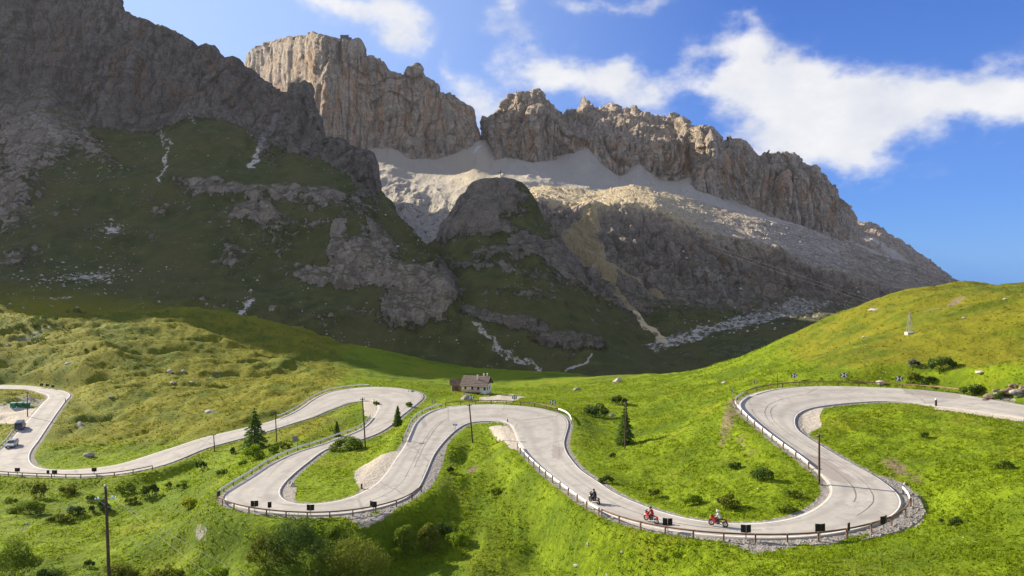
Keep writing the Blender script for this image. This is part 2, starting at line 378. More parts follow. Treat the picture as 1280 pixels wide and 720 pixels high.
def road_material():
    m, n = newmat('worn_asphalt', .85, .25)
    a = n.noise(.16, 5, .6); b = n.noise(1.2, 6, .6); c = n.noise(9, 4, .7)
    col_ = n.ramp(a, [(.3, (.325, .305, .275)), (.7, (.42, .393, .35))])
    col_ = n.mix(n.maprange(b, .35, .65, 0, .35), col_, (.27, .25, .235))
    lng = n.noise(1.0, 5, .6, vec=n.nt.nodes.new('ShaderNodeCombineXYZ').outputs[0]) if False else n.noise(.35, 6, .7)
    col_ = n.mix(n.maprange(lng, .54, .60, 0, .55), col_, (.25, .23, .21)); col_ = n.mix(n.maprange(lng, .42, .36, 0, .35), col_, (.46, .42, .37))
    col_ = n.mix(n.maprange(c, .5, .7, 0, .25), col_, (.46, .43, .40))
    # tyre-polished lane bands along the road
    w = n.attr('across'); band = n.math('ABSOLUTE', n.math('SUBTRACT', n.math('ABSOLUTE', w), .5))
    col_ = n.mix(n.math('MULTIPLY', n.maprange(band, .22, .0), .4), col_, (.235, .215, .20))
    edge = n.maprange(n.math('ABSOLUTE', w), .88, 1.0)
    col_ = n.mix(n.math('MULTIPLY', edge, .35), col_, (.22, .20, .165))
    # repair patches and cracks
    col_ = n.mix(n.math('MULTIPLY', n.maprange(n.attr('patch'), .45, .55), .8), col_, (.255, .225, .205))
    cr = n.voronoi(.10, 'DISTANCE_TO_EDGE', sc=(1, .35, .1)); crk = n.math('MULTIPLY', n.maprange(cr, .02, .006), n.maprange(n.noise(.08, 3), .48, .55))
    col_ = n.mix(n.math('MULTIPLY', crk, .35), col_, (.12, .11, .10))
    n.link(col_, n.b.inputs['Base Color'])
    n.link(n.bump(c, .25, .02), n.b.inputs['Normal'])
    return m
ROADM = road_material()
LINEM = mat('worn_white_paint', (.62, .60, .56), .7, vary=.25, scale=1.2)

# ================================================================== ROAD ROUTE (left edge, right edge, height), from the low end at the left to the high end at the right
ROUTE = [
 ((-150,476),(-150,480),-47.6), ((-60,479),(-60,483.5),-47.4), ((0,481),(0,486),-47.2), ((35,482),(38,487.5),-47), ((62,485.5),(50,491),-46.8), ((78,488),(57,493),-46.7),
 ((88,492.5),(60,496.5),-46.6), ((82,502),(52,505),-46.5), ((70,519),(38,521),-46.4), ((58,537),(20,541),-46.2), ((48,552),(2,560),-46.1),
 ((40,563),(-22,572),-46), ((37.5,571),(-38,582),-45.9), ((41,579.5),(-18,590),-45.8), ((50,584.5),(15,593),-45.6), ((70,587),(60,595),-45.4), ((100,586.5),(100,596),-45),
 ((150,580),(155,592),-44.3), ((198,565),(208,580.5),-43.4), ((222,557.5),(228,573),-43), ((247,549),(259,560),-42.5), ((270,543),(286,552.6),-42.1), ((305,535),(318,544),-41.6),
 ((340,526),(350,534.5),-41.2), ((359.5,518.6),(370,528),-40.9), ((375,510),(388.6,522.5),-40.6), ((390.5,499),(412,512.8),-40.2), ((404,492),(424,508.5),-39.9), ((421.6,487.3),(438,503.5),-39.7),
 ((441,484.8),(451,501.7),-39.5), ((464.4,483.5),(461,500.8),-39.3), ((487.7,484),(466,501.5),-39.1), ((507,486.2),(469.5,503),-38.9), ((522.7,489.4),(471.5,506),-38.8), ((530,495),(472,510),-38.6),
 ((522.7,504),(469.5,516),-38.4), ((511,513),(465,523),-38.2), ((501,521),(456.6,532),-38), ((487.7,533),(445,539),-37.7), ((470,543),(423.6,546.8),-37.5), ((436,554),(404,554.5),-37.1),
 ((412,560),(379,562),-36.8), ((400,567),(363,568),-36.5), ((388.6,576),(340,579),-36.2), ((375,586.6),(322,591),-35.9), ((362,598.5),(303,603),-35.6), ((354,608),(287,613),-35.3),
 ((351,615),(279,619.5),-35.1), ((353,621),(278.5,625.5),-35), ((359,625.5),(287,631),-34.9), ((368,628.3),(310,637.5),-34.8), ((384.4,629.9),(355,643),-34.7), ((405,628.5),(395,644.5),-34.6),
 ((431,624),(430,642.6),-34.5), ((450,616.6),(459,638.6),-34.3), ((465,608.3),(490,631),-34.1), ((476,599),(510,622.5),-34), ((482.5,590.8),(521,614),-33.9), ((494,573.3),(533,592.8),-33.6), ((505.8,555.8),(544,568),-33.4),
 ((513,540),(557,551),-33.2), ((520,527),(572.5,536.4),-33), ((531.7,517),(586,529),-32.9), ((545,511),(597,527),-32.8), ((564.7,507.3),(606,526.5),-32.7), ((590,505.6),(615,526.2),-32.6), ((617,505.2),(622,526.4),-32.5),
 ((644.4,506.8),(629,527),-32.4), ((667.7,508.8),(634.5,529),-32.3), ((687,513),(638.5,532.5),-32.2), ((702.7,518),(641.5,538),-32.1), ((709.5,523.7),(644,544.5),-32), ((711.4,530.5),(646.5,550),-31.9), ((708.5,542),(651.7,559),-31.8),
 ((706,553.9),(660,570),-31.5), ((708,563),(670,580),-31.3), ((715,574),(684,592.5),-31), ((727,587.5),(700,605),-30.7), ((747,600.8),(722,621.5),-30.4), ((772,617.3),(748.8,639),-30),
 ((801.3,630),(778,650.5),-29.7), ((830,640),(812,659.5),-29.4), ((860,647.5),(845,665.5),-29.1), ((890,652),(883,670),-28.8), ((920,654),(920,672.3),-28.6), ((950,653.2),(955,673.3),-28.4), ((980,649.5),(990,672.8),-28.2),
 ((1001.4,643.6),(1025,670.5),-28), ((1018.9,634.8),(1058,665.5),-27.8), ((1032.5,624),(1089,658),-27.6), ((1038,614.4),(1113,649),-27.4), ((1036.4,605.7),(1127.7,638),-27.2), ((1028.6,596),(1129.7,627),-27),
 ((1015,584.5),(1123.8,616.4),-26.8), ((1005,576.5),(1108.3,603.7),-26.6), ((993,567.5),(1085,589.5),-26.4), ((981,559),(1061.6,577.5),-26.2), ((969,550),(1043.8,567),-26), ((955,539),(1024.4,555.5),-25.8),
 ((941,527.5),(1008,545),-25.6), ((931,518),(998,537),-25.4), ((923.6,510),(994.9,528.3),-25.2), ((923.4,504.5),(996.5,520.5),-25.1), ((931,497),(1005,513.9),-25), ((946.6,490.6),(1016,510),-24.9), ((966,486.3),(1028,507.8),-24.8),
 ((993.3,483.6),(1043.8,505.7),-24.7), ((1020.5,482.6),(1062,503.8),-24.6), ((1055.5,482.8),(1085,502.2),-24.4), ((1100,484.2),(1115,501.5),-24.2), ((1128.6,485.7),(1142,503.2),-24), ((1167.5,488.8),(1169.4,507.6),-23.7),
 ((1200.5,492.5),(1216,513.7),-23.3), ((1231.6,498),(1251,518.7),-23), ((1280,506),(1280,522.8),-22.7), ((1360,520),(1370,540),-22.3), ((1480,540),(1500,565),-21.8), ((1600,562),(1640,595),-21.3), ((1680,580),(1730,620),-21)]
def route_arrays():
    Lp = np.array([P(*l, z) for l, r, z in ROUTE]); Rp = np.array([P(*r, z) for l, r, z in ROUTE])
    def dense(A, t, ti):
        out = np.zeros((len(ti), 3))
        for k in range(3):
            a = A[:, k]; m = np.gradient(a, t)      # cubic Hermite
            j = np.clip(np.searchsorted(t, ti, 'right') - 1, 0, len(t) - 2); h = t[j + 1] - t[j]; s = (ti - t[j]) / h
            out[:, k] = (2*s**3-3*s**2+1)*a[j] + (s**3-2*s**2+s)*h*m[j] + (-2*s**3+3*s**2)*a[j+1] + (s**3-s**2)*h*m[j+1]
        return out
    C = (Lp + Rp) / 2; d = np.r_[0, np.cumsum(np.linalg.norm(np.diff(C, axis=0), axis=1).clip(.8))]
    ti = np.arange(0, d[-1], 0.6)
    Ld, Rd = dense(Lp, d, ti), dense(Rp, d, ti)
    ker = np.hanning(13); ker /= ker.sum()
    def sm(A):
        B = np.pad(A, ((6, 6), (0, 0)), 'edge'); return np.stack([np.convolve(B[:, k], ker, 'valid') for k in range(3)], 1)
    return sm(Ld), sm(Rd)
RL, RR = route_arrays()
RC = (RL + RR) / 2; RH = np.linalg.norm(RR - RL, axis=1) / 2
def to_px(A): return np.stack([640 + F * A[..., 0] / A[..., 1], HY - F * A[..., 2] / A[..., 1]], -1)
RLp, RRp = to_px(RL), to_px(RR)
def ridx(side, u, v, lo=0, hi=None):
    A = (RLp if side == 'L' else RRp)[lo:hi]; return lo + int(np.argmin((A[:, 0] - u) ** 2 + (A[:, 1] - v) ** 2))

# ================================================================== MEADOW: one height sheet through the road and the ground seen around it
CTRL = [ # pixel and height
 (595,489,-50),(560,487,-48),(640,487,-51),(700,480,-52),(570,497,-41),(640,495,-44),(560,500,-37.6),(600,499,-39),(690,503,-36),(760,490,-42),(780,470,-50),(850,490,-37),(850,468,-45),
 (560,468,-56),(640,468,-57),(700,465,-57),(480,470,-53),(400,455,-48),(520,479,-46),(330,440,-44),(300,435,-42),(250,425,-38),(150,402,-31),(80,400,-30),(0,402,-30),(-150,400,-25),(-300,400,-22),
 (100,470,-43),(200,460,-43),(60,460,-42.3),(0,450,-41),(0,430,-36.5),(100,440,-38.5),(-100,450,-40),(180,500,-44.5),(110,520,-45.6),(110,555,-46),(280,490,-43.5),(380,475,-46),(0,470,-43.5),(60,474,-44.3),
 (1200,355.5,-10),(1150,362,-11.5),(1100,377,-14.5),(1060,392,-18),(1280,360,-9),(1400,372,-9),(1500,380,-9),(1000,430,-27),(1050,440,-24),(900,460,-38),(940,445,-33),(1100,460,-21.5),(1137,410,-17),(1200,400,-14.5),(1280,400,-13),
 (1200,470,-20.5),(1280,450,-18),(1280,480,-20),(1400,450,-16),(1000,470,-24.5),(900,480,-31),(930,520,-27.8),(870,520,-30.5),(780,560,-32.5),(740,530,-33.5),(850,600,-30.3),(930,600,-28),(960,570,-27),(880,640,-29),(780,600,-31),
 (1050,530,-25),(1130,560,-25.5),(1200,560,-24.5),(1280,560,-23.5),(1280,620,-23),(1200,620,-25),(1160,600,-26.2),(1100,545,-25.2),(1400,600,-22),(1170,650,-26.2),
 (1280,700,-23.5),(1200,700,-24.5),(1280,760,-23),(1100,700,-25.6),(1100,680,-27),(1000,700,-26.6),(1000,684,-28.6),(900,715,-27.8),(880,684,-29.5),(900,690,-29.5),(850,705,-31),(840,680,-29.8),(800,700,-32.4),(780,670,-30.8),(750,700,-35),(760,660,-31.6),(1000,760,-26),(800,760,-33),
 (700,715,-36),(700,650,-34.2),(640,600,-33.9),(600,600,-34.6),(600,650,-36.4),(600,715,-38),(548,605,-34.3),(560,620,-35),(560,660,-36.6),(540,640,-35.6),(500,700,-38.6),(520,660,-36.9),(650,680,-37),(720,680,-35.4),(600,570,-34.2),(570,580,-35.4),(640,560,-33.2),
 (480,650,-34.62),(440,662,-35.28),(400,660,-35.47),(350,660,-35.47),(300,652,-35.61),(275,642,-35.86),(440,690,-36.65),(400,690,-37.09),(350,690,-37.3),(300,680,-37.35),(420,720,-38.22),(350,720,-38.92),(280,710,-40.23),(250,670,-39.39),(262,625,-35.76),(400,760,-39.2),(200,760,-42),(600,760,-40),
 (134,720,-42.5),(200,700,-42),(100,680,-43.5),(40,660,-45),(0,700,-43.5),(0,640,-45.6),(50,625,-46.5),(100,620,-46.3),(160,612,-45.6),(200,620,-43.8),(230,650,-41.5),(60,603,-46.3),(120,603,-45.9),(0,606,-46.8),(-80,610,-46.8),(-100,700,-44),(-200,650,-45),
 (250,600,-42.5),(220,585,-44.5),(190,592,-44.8),(300,575,-41.5),(320,558,-41.2),(370,548,-40),(290,600,-36.8),(440,520,-39.3),(400,535,-39.8),(430,590,-35.6),(400,600,-35.4),(460,570,-36.2),(500,545,-36),(520,510,-37),
 (20,505,-46.4),(40,498,-45.6),(0,520,-46.5),(0,545,-46.8),(10,540,-46.8),(-60,520,-46.5),(25,489,-46.8),(0,491,-46.8),(30,496,-44.8),(8,497,-45)]
def build_meadow_field():
    pts = [P(u, v, z) for u, v, z in CTRL]
    for i in range(0, len(RC), 9):
        pts.append(tuple(RL[i])); pts.append(tuple(RR[i]))
    # ground behind the crests and out to the sides
    for x, y, z in [(170, 330, -45), (250, 300, -30), (350, 300, -30), (120, 360, -62), (0, 430, -72), (-280, 385, -24), (-150, 385, -31), (-60, 385, -52), (-320, 435, -14), (-160, 435, -26), (-420, 400, -24), (350, 150, -12), (300, 60, -18), (-300, 150, -46), (-250, 60, -44), (0, 35, -38), (450, 250, -20), (60, 330, -62), (160, 280, -30), (200, 400, -60), (350, 420, -50), (172, 230, -11.8), (195, 260, -16), (196, 220, -12.5), (177, 270, -14.5), (230, 240, -14)]:
        pts.append((x, y, z))
    A = np.array(pts); keep = [0]
    xy = A[:, :2]
    for i in range(1, len(A)):
        if np.min(np.hypot(*(xy[keep] - xy[i]).T)) > 1.2: keep.append(i)
    A = A[keep]; X = A[:, :2] / 100; n = len(X)
    def ker(r2): return 0.5 * r2 * np.log(r2 + 1e-12)
    D = ker(((X[:, None] - X[None]) ** 2).sum(-1)) + np.eye(n) * 2e-5
    K = np.zeros((n + 3, n + 3)); K[:n, :n] = D; K[:n, n] = 1; K[:n, n + 1:] = X; K[n, :n] = 1; K[n + 1:, :n] = X.T
    w = np.linalg.solve(K, np.r_[A[:, 2], 0, 0, 0])
    def ev(x, y):
        sh = x.shape; q = np.stack([x.ravel(), y.ravel()], 1) / 100; out = np.empty(len(q))
        for s in range(0, len(q), 8000):
            c = q[s:s + 8000]; out[s:s + 8000] = ker(((c[:, None] - X[None]) ** 2).sum(-1)) @ w[:n] + w[n] + c @ w[n + 1:]
        return out.reshape(sh)
    return ev
FIELD = build_meadow_field()
U0, U1, NC = -420.0, 1700.0, 1061
Y0, Y1, NR = 34.0, 440.0, 430
UU = np.linspace(U0, U1, NC); YY = Y0 * (Y1 / Y0) ** (np.arange(NR) / (NR - 1))
gu, gy = np.meshgrid(UU, YY); gx = (gu - 640) / F * gy
cs = (slice(None, None, 3), slice(None, None, 4))
def coarse_eval():
    ri = np.unique(np.r_[np.arange(0, NR, 3), NR - 1]); ci = np.unique(np.r_[np.arange(0, NC, 4), NC - 1])
    Z = FIELD(gx[np.ix_(ri, ci)], gy[np.ix_(ri, ci)])
    Z1 = np.stack([np.interp(np.arange(NC), ci, row) for row in Z]); return np.stack([np.interp(np.arange(NR), ri, Z1[:, c]) for c in range(NC)], 1)
gz = coarse_eval()
def road_distance():
    t = np.linspace(0, 1, 15)[None, :, None]
    A = (RL[::2, None] * (1 - t) + RR[::2, None] * t).reshape(-1, 3)
    kd = kdtree.KDTree(len(A))
    for i, p in enumerate(A): kd.insert((p[0], p[1], 0), i)
    kd.balance()
    d = np.full(gx.shape, 99.0); zi = np.zeros(gx.shape)
    xs, ys = gx.ravel(), gy.ravel(); dd, zz = d.ravel(), zi.ravel()
    lo = RC.min(0) - 14; hi = RC.max(0) + 14
    idx = np.where((xs > lo[0]) & (xs < hi[0]) & (ys > lo[1]) & (ys < hi[1]) & (ys > 55))[0]
    X, Y, find = xs.tolist(), ys.tolist(), kd.find
    for k in idx.tolist():
        co, i, dist = find((X[k], Y[k], 0)); dd[k] = max(0.0, dist - .62); zz[k] = A[i, 2]
    return dd.reshape(gx.shape), zz.reshape(gx.shape)
gd, gzr = road_distance()
gv = HY - F * gz / gy
hum = (ridged(gx / 9, gy / 9, gz / 9, 4, 3) - .45) * 1.1 + (fbm(gx / 2.2, gy / 2.2, gz * 0, 3, 9) - .5) * .55
dirx = gx * .55 + gy * .85     # gullies running down the left hillside
gul = ridged(dirx / 26, (gx * .85 - gy * .55) / 90, gx * 0, 3, 21) - .4
left_hill = sstep(480, 380, gu) * sstep(590, 520, gv) 
right_hill = sstep(880, 1000, gu) * sstep(490, 470, gv)
away = sstep(1.2, 6.0, gd)
gz = gz + hum * away * (0.75 + .5 * left_hill) + gul * 4.2 * away * left_hill + (ridged(gx / 30, gy / 14, gx * 0, 3, 31) - .4) * 1.8 * away * right_hill + (ridged(gx / 22, gy / 16, gx * 0, 3, 37) - .4) * .9 * sstep(2, 12, gd)
fur = ridged((gx * .8 + gy * .6) / 60, (gx * .6 - gy * .8) / 17, gx * 0, 3, 88) ; gz = gz - (sstep(.62, .85, fur) * 1.3 - (fbm(gx / 6, gy / 6, gx * 0, 3, 99) - .5) * 1.7 - (fbm(gx / 24, gy / 24, gx * 0, 3, 199) - .5) * 5) * away * left_hill
wr = sstep(4.5, .9, gd)
gz = gz * (1 - wr) + (gzr - .13) * wr
gravel = np.zeros(gx.shape); pale = np.zeros(gx.shape); dirt = np.zeros(gx.shape); olive = np.zeros(gx.shape); grock = np.zeros(gx.shape)
def inpoly(u, v, poly):
    c = np.zeros(u.shape, bool); n = len(poly)
    for i in range(n):
        x0, y0 = poly[i]; x1, y1 = poly[(i + 1) % n]
        if y0 == y1: continue
        c ^= ((y0 > v) != (y1 > v)) & (u < (x1 - x0) * (v - y0) / (y1 - y0) + x0)
    return c
for poly, pl in [([(611,535),(634,532),(642,541),(651,561),(640,566),(624,559)], 1), ([(443,603),(442,594),(455,581),(500,563),(497,572),(486,588),(470,606),(452,614)], .7),
                 ([(550,559),(560,556),(556,575),(546,600),(536,615),(520,618),(534,592)], 0), ([(425,645),(470,640),(512,626),(530,612),(540,610),(515,632),(480,650),(452,662),(440,655)], 0),
                 ([(1095,590),(1125,600),(1150,615),(1159,632),(1150,650),(1110,664),(1070,672),(1095,662),(1125,645),(1133,628),(1120,610)], 0), ([(900,673),(1000,674),(1060,668),(1040,678),(990,686),(940,692),(910,684)], 0),
                 ([(1003,516),(1018,509),(1030,508),(1024,520),(1028,532),(1010,540),(1002,532)], .9), ([(352,606),(366,600),(372,612),(366,628),(352,622)], .3), ([(-80,512),(45,510),(30,530),(0,529),(-80,531)], 1),
                 ([(452,501),(468,502),(472,512),(466,522),(455,520)], .8), ([(1030,600),(1042,612),(1036,626),(1010,644),(1000,644),(1022,628),(1032,612)], .2), ([(600,497),(640,493),(660,497),(640,503),(600,503)], .7), ([(1168,508),(1280,521),(1280,527),(1168,511)], .9)]:
    k = inpoly(gu, gv, poly).astype(float); gravel = np.maximum(gravel, k); pale = np.maximum(pale, k * pl)
gravel = np.maximum(gravel, sstep(.75, .3, gd) * .6)
gravel[1:-1, 1:-1] = (gravel[:-2, 1:-1] + gravel[2:, 1:-1] + gravel[1:-1, :-2] + gravel[1:-1, 2:] + 2 * gravel[1:-1, 1:-1]) / 6
for b in [(910,530,14,40,20,.8),(935,560,30,14,40,.6),(590,590,14,9,-30,.75),(560,600,12,10,0,.5),(1120,585,30,12,30,.8),(1145,600,20,12,30,.7),(805,660,16,8,0,.4),(110,300,10,10,0,0),(1195,378,20,3,-20,.9),(1165,392,22,2,-12,.8),(40,655,16,5,-40,.6),(520,545,16,6,-30,.3),(1195,508,30,3,5,.5),(745,690,20,10,0,.4),(880,500,30,6,0,.2),(1250,492,25,8,0,.5)]:
    dirt = np.maximum(dirt, blob(gu, gv, *b[:5]) * b[5])
olive = np.clip(left_hill * .95 + sstep(900, 1050, gu) * sstep(485, 440, gv) * .9, 0, 1)
for b in [(40,420,60,12,-10,.5),(100,530,8,5,0,.8),(40,500,26,9,10,.8),(0,508,20,6,0,.6),(1258,490,22,10,-10,.9),(70,612,6,2,0,.6),(250,680,20,16,-30,.55),(280,665,40,10,-10,.4),(260,470,60,5,-20,.5),(310,490,30,4,-15,.4),(30,425,60,4,-25,.6)]:
    grock = np.maximum(grock, blob(gu, gv, *b[:5]) * b[5])
gz = gz + sstep(.55, .9, grock) * (ridged(gx / 2.5, gy / 2.5, gz * 0, 3, 41)) * 1.2 * away
meadow = grid_mesh('meadow_ground', np.stack([gx, gy, gz], -1), dict(gravel=gravel, pale=pale, dirt=dirt, olive=olive, rock=grock), MEADOW)
tag(meadow, 'green alpine meadow ground around the winding road', kind='structure')
GV = HY - F * gz / gy
def ground(x, y):
    c = (640 + F * x / y - U0) / (U1 - U0) * (NC - 1); r = math.log(y / Y0) / math.log(Y1 / Y0) * (NR - 1)
    c = min(max(c, 0), NC - 1.001); r = min(max(r, 0), NR - 1.001); i, j = int(r), int(c); a, b = r - i, c - j
    return (gz[i, j] * (1 - b) + gz[i, j + 1] * b) * (1 - a) + (gz[i + 1, j] * (1 - b) + gz[i + 1, j + 1] * b) * a
def hit(u, v):
    """Where the ground shows at pixel (u, v): first crossing going away from the eye."""
    j = int(round((u - U0) / (U1 - U0) * (NC - 1))); col_v = GV[:, j]
    k = np.where((col_v[:-1] >= v) & (col_v[1:] < v))[0]
    if len(k) == 0: k = [int(np.argmin(np.abs(col_v - v)))]; y = YY[k[0]]
    else:
        k0 = k[0]; t = (col_v[k0] - v) / (col_v[k0] - col_v[k0 + 1]); y = YY[k0] * (1 - t) + YY[k0 + 1] * t
    x = (u - 640) / F * y; return Vector((x, y, ground(x, y)))

# ------------------------------------------------------------------ road ribbon, edge lines
def ribbon(name, A, B, dz, m, ncross=9, skirt=0.5, attrs=None):
    t = np.linspace(0, 1, ncross)
    G = A[:, None, :] * (1 - t)[None, :, None] + B[:, None, :] * t[None, :, None]
    G[..., 2] += dz
    ac = np.tile((t * 2 - 1)[None], (len(A), 1))
    if skirt:
        d = (B - A) / np.linalg.norm(B - A, axis=1)[:, None] * .12
        lo = G[:, :1].copy() - d[:, None]; lo[..., 2] -= skirt; hi = G[:, -1:].copy() + d[:, None]; hi[..., 2] -= skirt
        G = np.concatenate([lo, G, hi], 1); ac = np.concatenate([ac[:, :1], ac, ac[:, -1:]], 1)
    at = {'across': ac}
    px = to_px(G)
    pa = np.zeros(ac.shape)
    for poly in [[(1004,566),(1030,572),(1068,600),(1060,606),(1040,600),(1012,582)], [(690,556),(706,560),(700,575),(690,572)], [(1130,486),(1200,493),(1200,499),(1130,492)]]:
        pa = np.maximum(pa, inpoly(px[..., 0], px[..., 1], poly).astype(float))
    at['patch'] = pa
    return grid_mesh(name, G[:, ::-1], {k: v[:, ::-1] for k, v in at.items()}, m)
tag(ribbon('road', RL, RR, 0.0, ROADM, 17), 'pale worn asphalt mountain road winding through hairpin bends', kind='structure')
def edge_line(side):
    A, B = (RL, RR) if side == 'L' else (RR, RL)
    d = (B - A) / np.linalg.norm(B - A, axis=1)[:, None]
    a = A + d * .25; b = A + d * .42
    if side == 'L': G = np.stack([a, b], 1)
    else: G = np.stack([b, a], 1)
    G[..., 2] += .012
    o = grid_mesh('edge_line', G[:, ::-1], None, LINEM); tag(o, 'worn white painted line along the %s edge of the road' % ('left' if side == 'L' else 'right'), kind='structure')
edge_line('L'); edge_line('R')
TARM = mat('tar', (.15, .14, .13), .6, vary=.2, scale=2)
def tar_seam(i0, i1, a0, a1, w, label):
    n = i1 - i0; t = np.linspace(a0, a1, n) + np.cumsum(rng.normal(0, .004, n)); A = RL[i0:i1] * (1 - t)[:, None] + RR[i0:i1] * t[:, None]
    d = (RR - RL)[i0:i1]; d = d / np.linalg.norm(d, axis=1)[:, None]; ww = w * (.6 + .8 * vnoise(np.arange(n) * .35, np.zeros(n), np.zeros(n), i0))[:, None]
    G = np.stack([A - d * ww / 2, A + d * ww / 2], 1); G[..., 2] += .008; tag(grid_mesh('tar_seam', G[:, ::-1], None, TARM), label, kind='structure')
for (u, v, n, a0, a1, w, lab) in [(1113,649,60,.42,.30,.16,'inner curved tar seam in the lower right hairpin'),(1090,658,75,.66,.60,.13,'outer curved tar seam in the lower right hairpin'),(470,636,70,.55,.5,.10,'tar seam along the front of the left lower hairpin'),(690,597,60,.45,.55,.12,'tar seam down the leg below the middle hairpin'),(533,592,50,.62,.5,.12,'tar seam up the leg left of the middle hairpin'),(1000,545,55,.5,.42,.12,'tar seam on the right upper bend'),(1085,502,60,.35,.5,.11,'tar seam along the top right road'),(400,515,60,.55,.5,.10,'tar seam on the upper left bend')]:
    i = ridx('R', u, v); tar_seam(i, min(i + n, len(RC) - 1), a0, a1, w, lab)
for k, (u, v, half) in enumerate([(505,625,.9),(540,575,1),(1080,585,1),(655,565,.8),(260,560,1),(1142,503,1)]):
    i = ridx('R', u, v); n = 14; t = np.linspace(.04, .04 + .92 * half, n); jj = np.clip((i + np.cumsum(rng.normal(0, .35, n)) + np.linspace(0, 4, n)), 0, len(RC) - 2); fl = jj.astype(int); fr = (jj - fl)[:, None]
    LL = RL[fl] * (1 - fr) + RL[fl + 1] * fr; RR_ = RR[fl] * (1 - fr) + RR[fl + 1] * fr; A = LL * (1 - t)[:, None] + RR_ * t[:, None]; tg = np.stack([RC[fl + 1] - RC[fl]], 0)[0]; tg /= np.linalg.norm(tg, axis=1)[:, None]
    G = np.stack([A - tg * .06, A + tg * .06], 1); G[..., 2] += .009; G = G if np.cross(G[1, 0] - G[0, 0], G[0, 1] - G[0, 0])[2] > 0 else G[:, ::-1]
    tag(grid_mesh('tar_seam', G, None, TARM), 'crack across the road sealed with tar', kind='structure')

# ================================================================== MOUNTAINS: lofted sheets between ridge, foot and ledge lines that lie at their own distances
def loft(name, u0, u1, du, rows, nseg, disp=None, masks=None, blur=0, label='', mt=None, jag=0.0):
    us = np.arange(u0, u1 + .1, du); VR = []
    for row in rows:
        a = np.array(row, float); VR.append((np.interp(us, a[:, 0], a[:, 1]), np.interp(us, a[:, 0], a[:, 2])))
    Vs, Rs, Ts = [], [], []
    for k in range(len(VR) - 1):
        for j in range(nseg[k]):
            t = j / nseg[k]; Vs.append(VR[k][0] * (1 - t) + VR[k + 1][0] * t); Rs.append(VR[k][1] * (1 - t) + VR[k + 1][1] * t); Ts.append(np.full(len(us), k + t))
    Vs.append(VR[-1][0]); Rs.append(VR[-1][1]); Ts.append(np.full(len(us), float(len(VR) - 1)))
    V = np.array(Vs); R = np.array(Rs); T = np.array(Ts); U = np.tile(us, (len(V), 1))
    for _ in range(blur):
        for A in (V, R): A[1:-1] = (A[:-2] + 2 * A[1:-1] + A[2:]) / 4; A[:, 1:-1] = (A[:, :-2] + 2 * A[:, 1:-1] + A[:, 2:]) / 4
    G = np.stack([(U - 640) / F * R, R, (HY - V) / F * R], -1)
    at = masks(U, V, T, G) if masks else {}
    for k in ('rock', 'scree', 'warm', 'sand_sun', 'blocky', 'snow', 'bare', 'tone', 'lush'): at.setdefault(k, np.zeros(U.shape))
    if disp is not None:
        a = np.gradient(G, axis=1); b = np.gradient(G, axis=0); n = np.cross(a, b); n /= np.linalg.norm(n, axis=-1, keepdims=True) + 1e-9
        for _ in range(6):
            n[1:-1] = (n[:-2] + n[1:-1] + n[2:]) / 3; n[:, 1:-1] = (n[:, :-2] + n[:, 1:-1] + n[:, 2:]) / 3
        n /= np.linalg.norm(n, axis=-1, keepdims=True) + 1e-9
        flip = np.where(n[..., 1:2] > 0, -1, 1) if np.mean(n[..., 1]) > 0 else 1
        n = n * (-1 if np.mean(n[..., 1]) > 0 else 1)
        G = G + n * disp(U, V, T, G, at)[..., None]
    o = grid_mesh(name, G, at, mt or MT); tag(o, label, kind='structure'); return o, G

def cliff_disp(A=1.0, s=1.0, seed=0, fade=None):
    def f(U, V, T, G, at):
        x, y, z = G[..., 0] / s, G[..., 1] / s, G[..., 2] / s
        wx = (fbm(x / 60, y / 60, z / 60, 3, seed + 5) - .5) * 40
        b1 = ridged((x + wx) / 95, y / 95, z / 420, 2, seed + 1)
        b2 = 1 - np.abs(2 * vnoise((x + wx * .6) / 34, y / 34, z / 170, seed + 2) - 1)
        b3 = 1 - np.abs(2 * vnoise((x + wx * .3) / 13, y / 13, z / 70, seed + 3) - 1)
        cleft = b2 ** 5
        led = vnoise(x / 90, y / 90, z / 7.0 + wx * .02, seed + 4); led2 = vnoise(x / 30, y / 30, z / 2.6, seed + 6)
        fine = ridged(x / 5.5, y / 5.5, z / 14, 3, seed + 7)
        blk = .65 * np.floor(vnoise((x + wx * .4) / 36, y / 36, z / 75, seed + 11) * 4) / 4 * 1.6 + .35 * np.floor(vnoise(x / 15, y / 15, z / 26, seed + 12) * 4) / 4
        crack = np.maximum(0, 1 - np.abs(2 * vnoise((x + wx * .3) / 9, y / 9, z / 60, seed + 13) - 1) * 1.0) ** 9
        d = 15 * blk - 8 - 5 * crack + 24 * (b1 - .4) + 6 * (fbm(x / 30, y / 30, z / 120, 2, seed + 8) - .5) * 2 - 13 * cleft - 5 * b3 ** 4 + 3.2 * (led - .5) + 1.5 * (led2 - .5) + 1.5 * (fine - .4)
        return d * A * at['rock'] * s * (fade(U, V, T) if fade else 1)
    return f

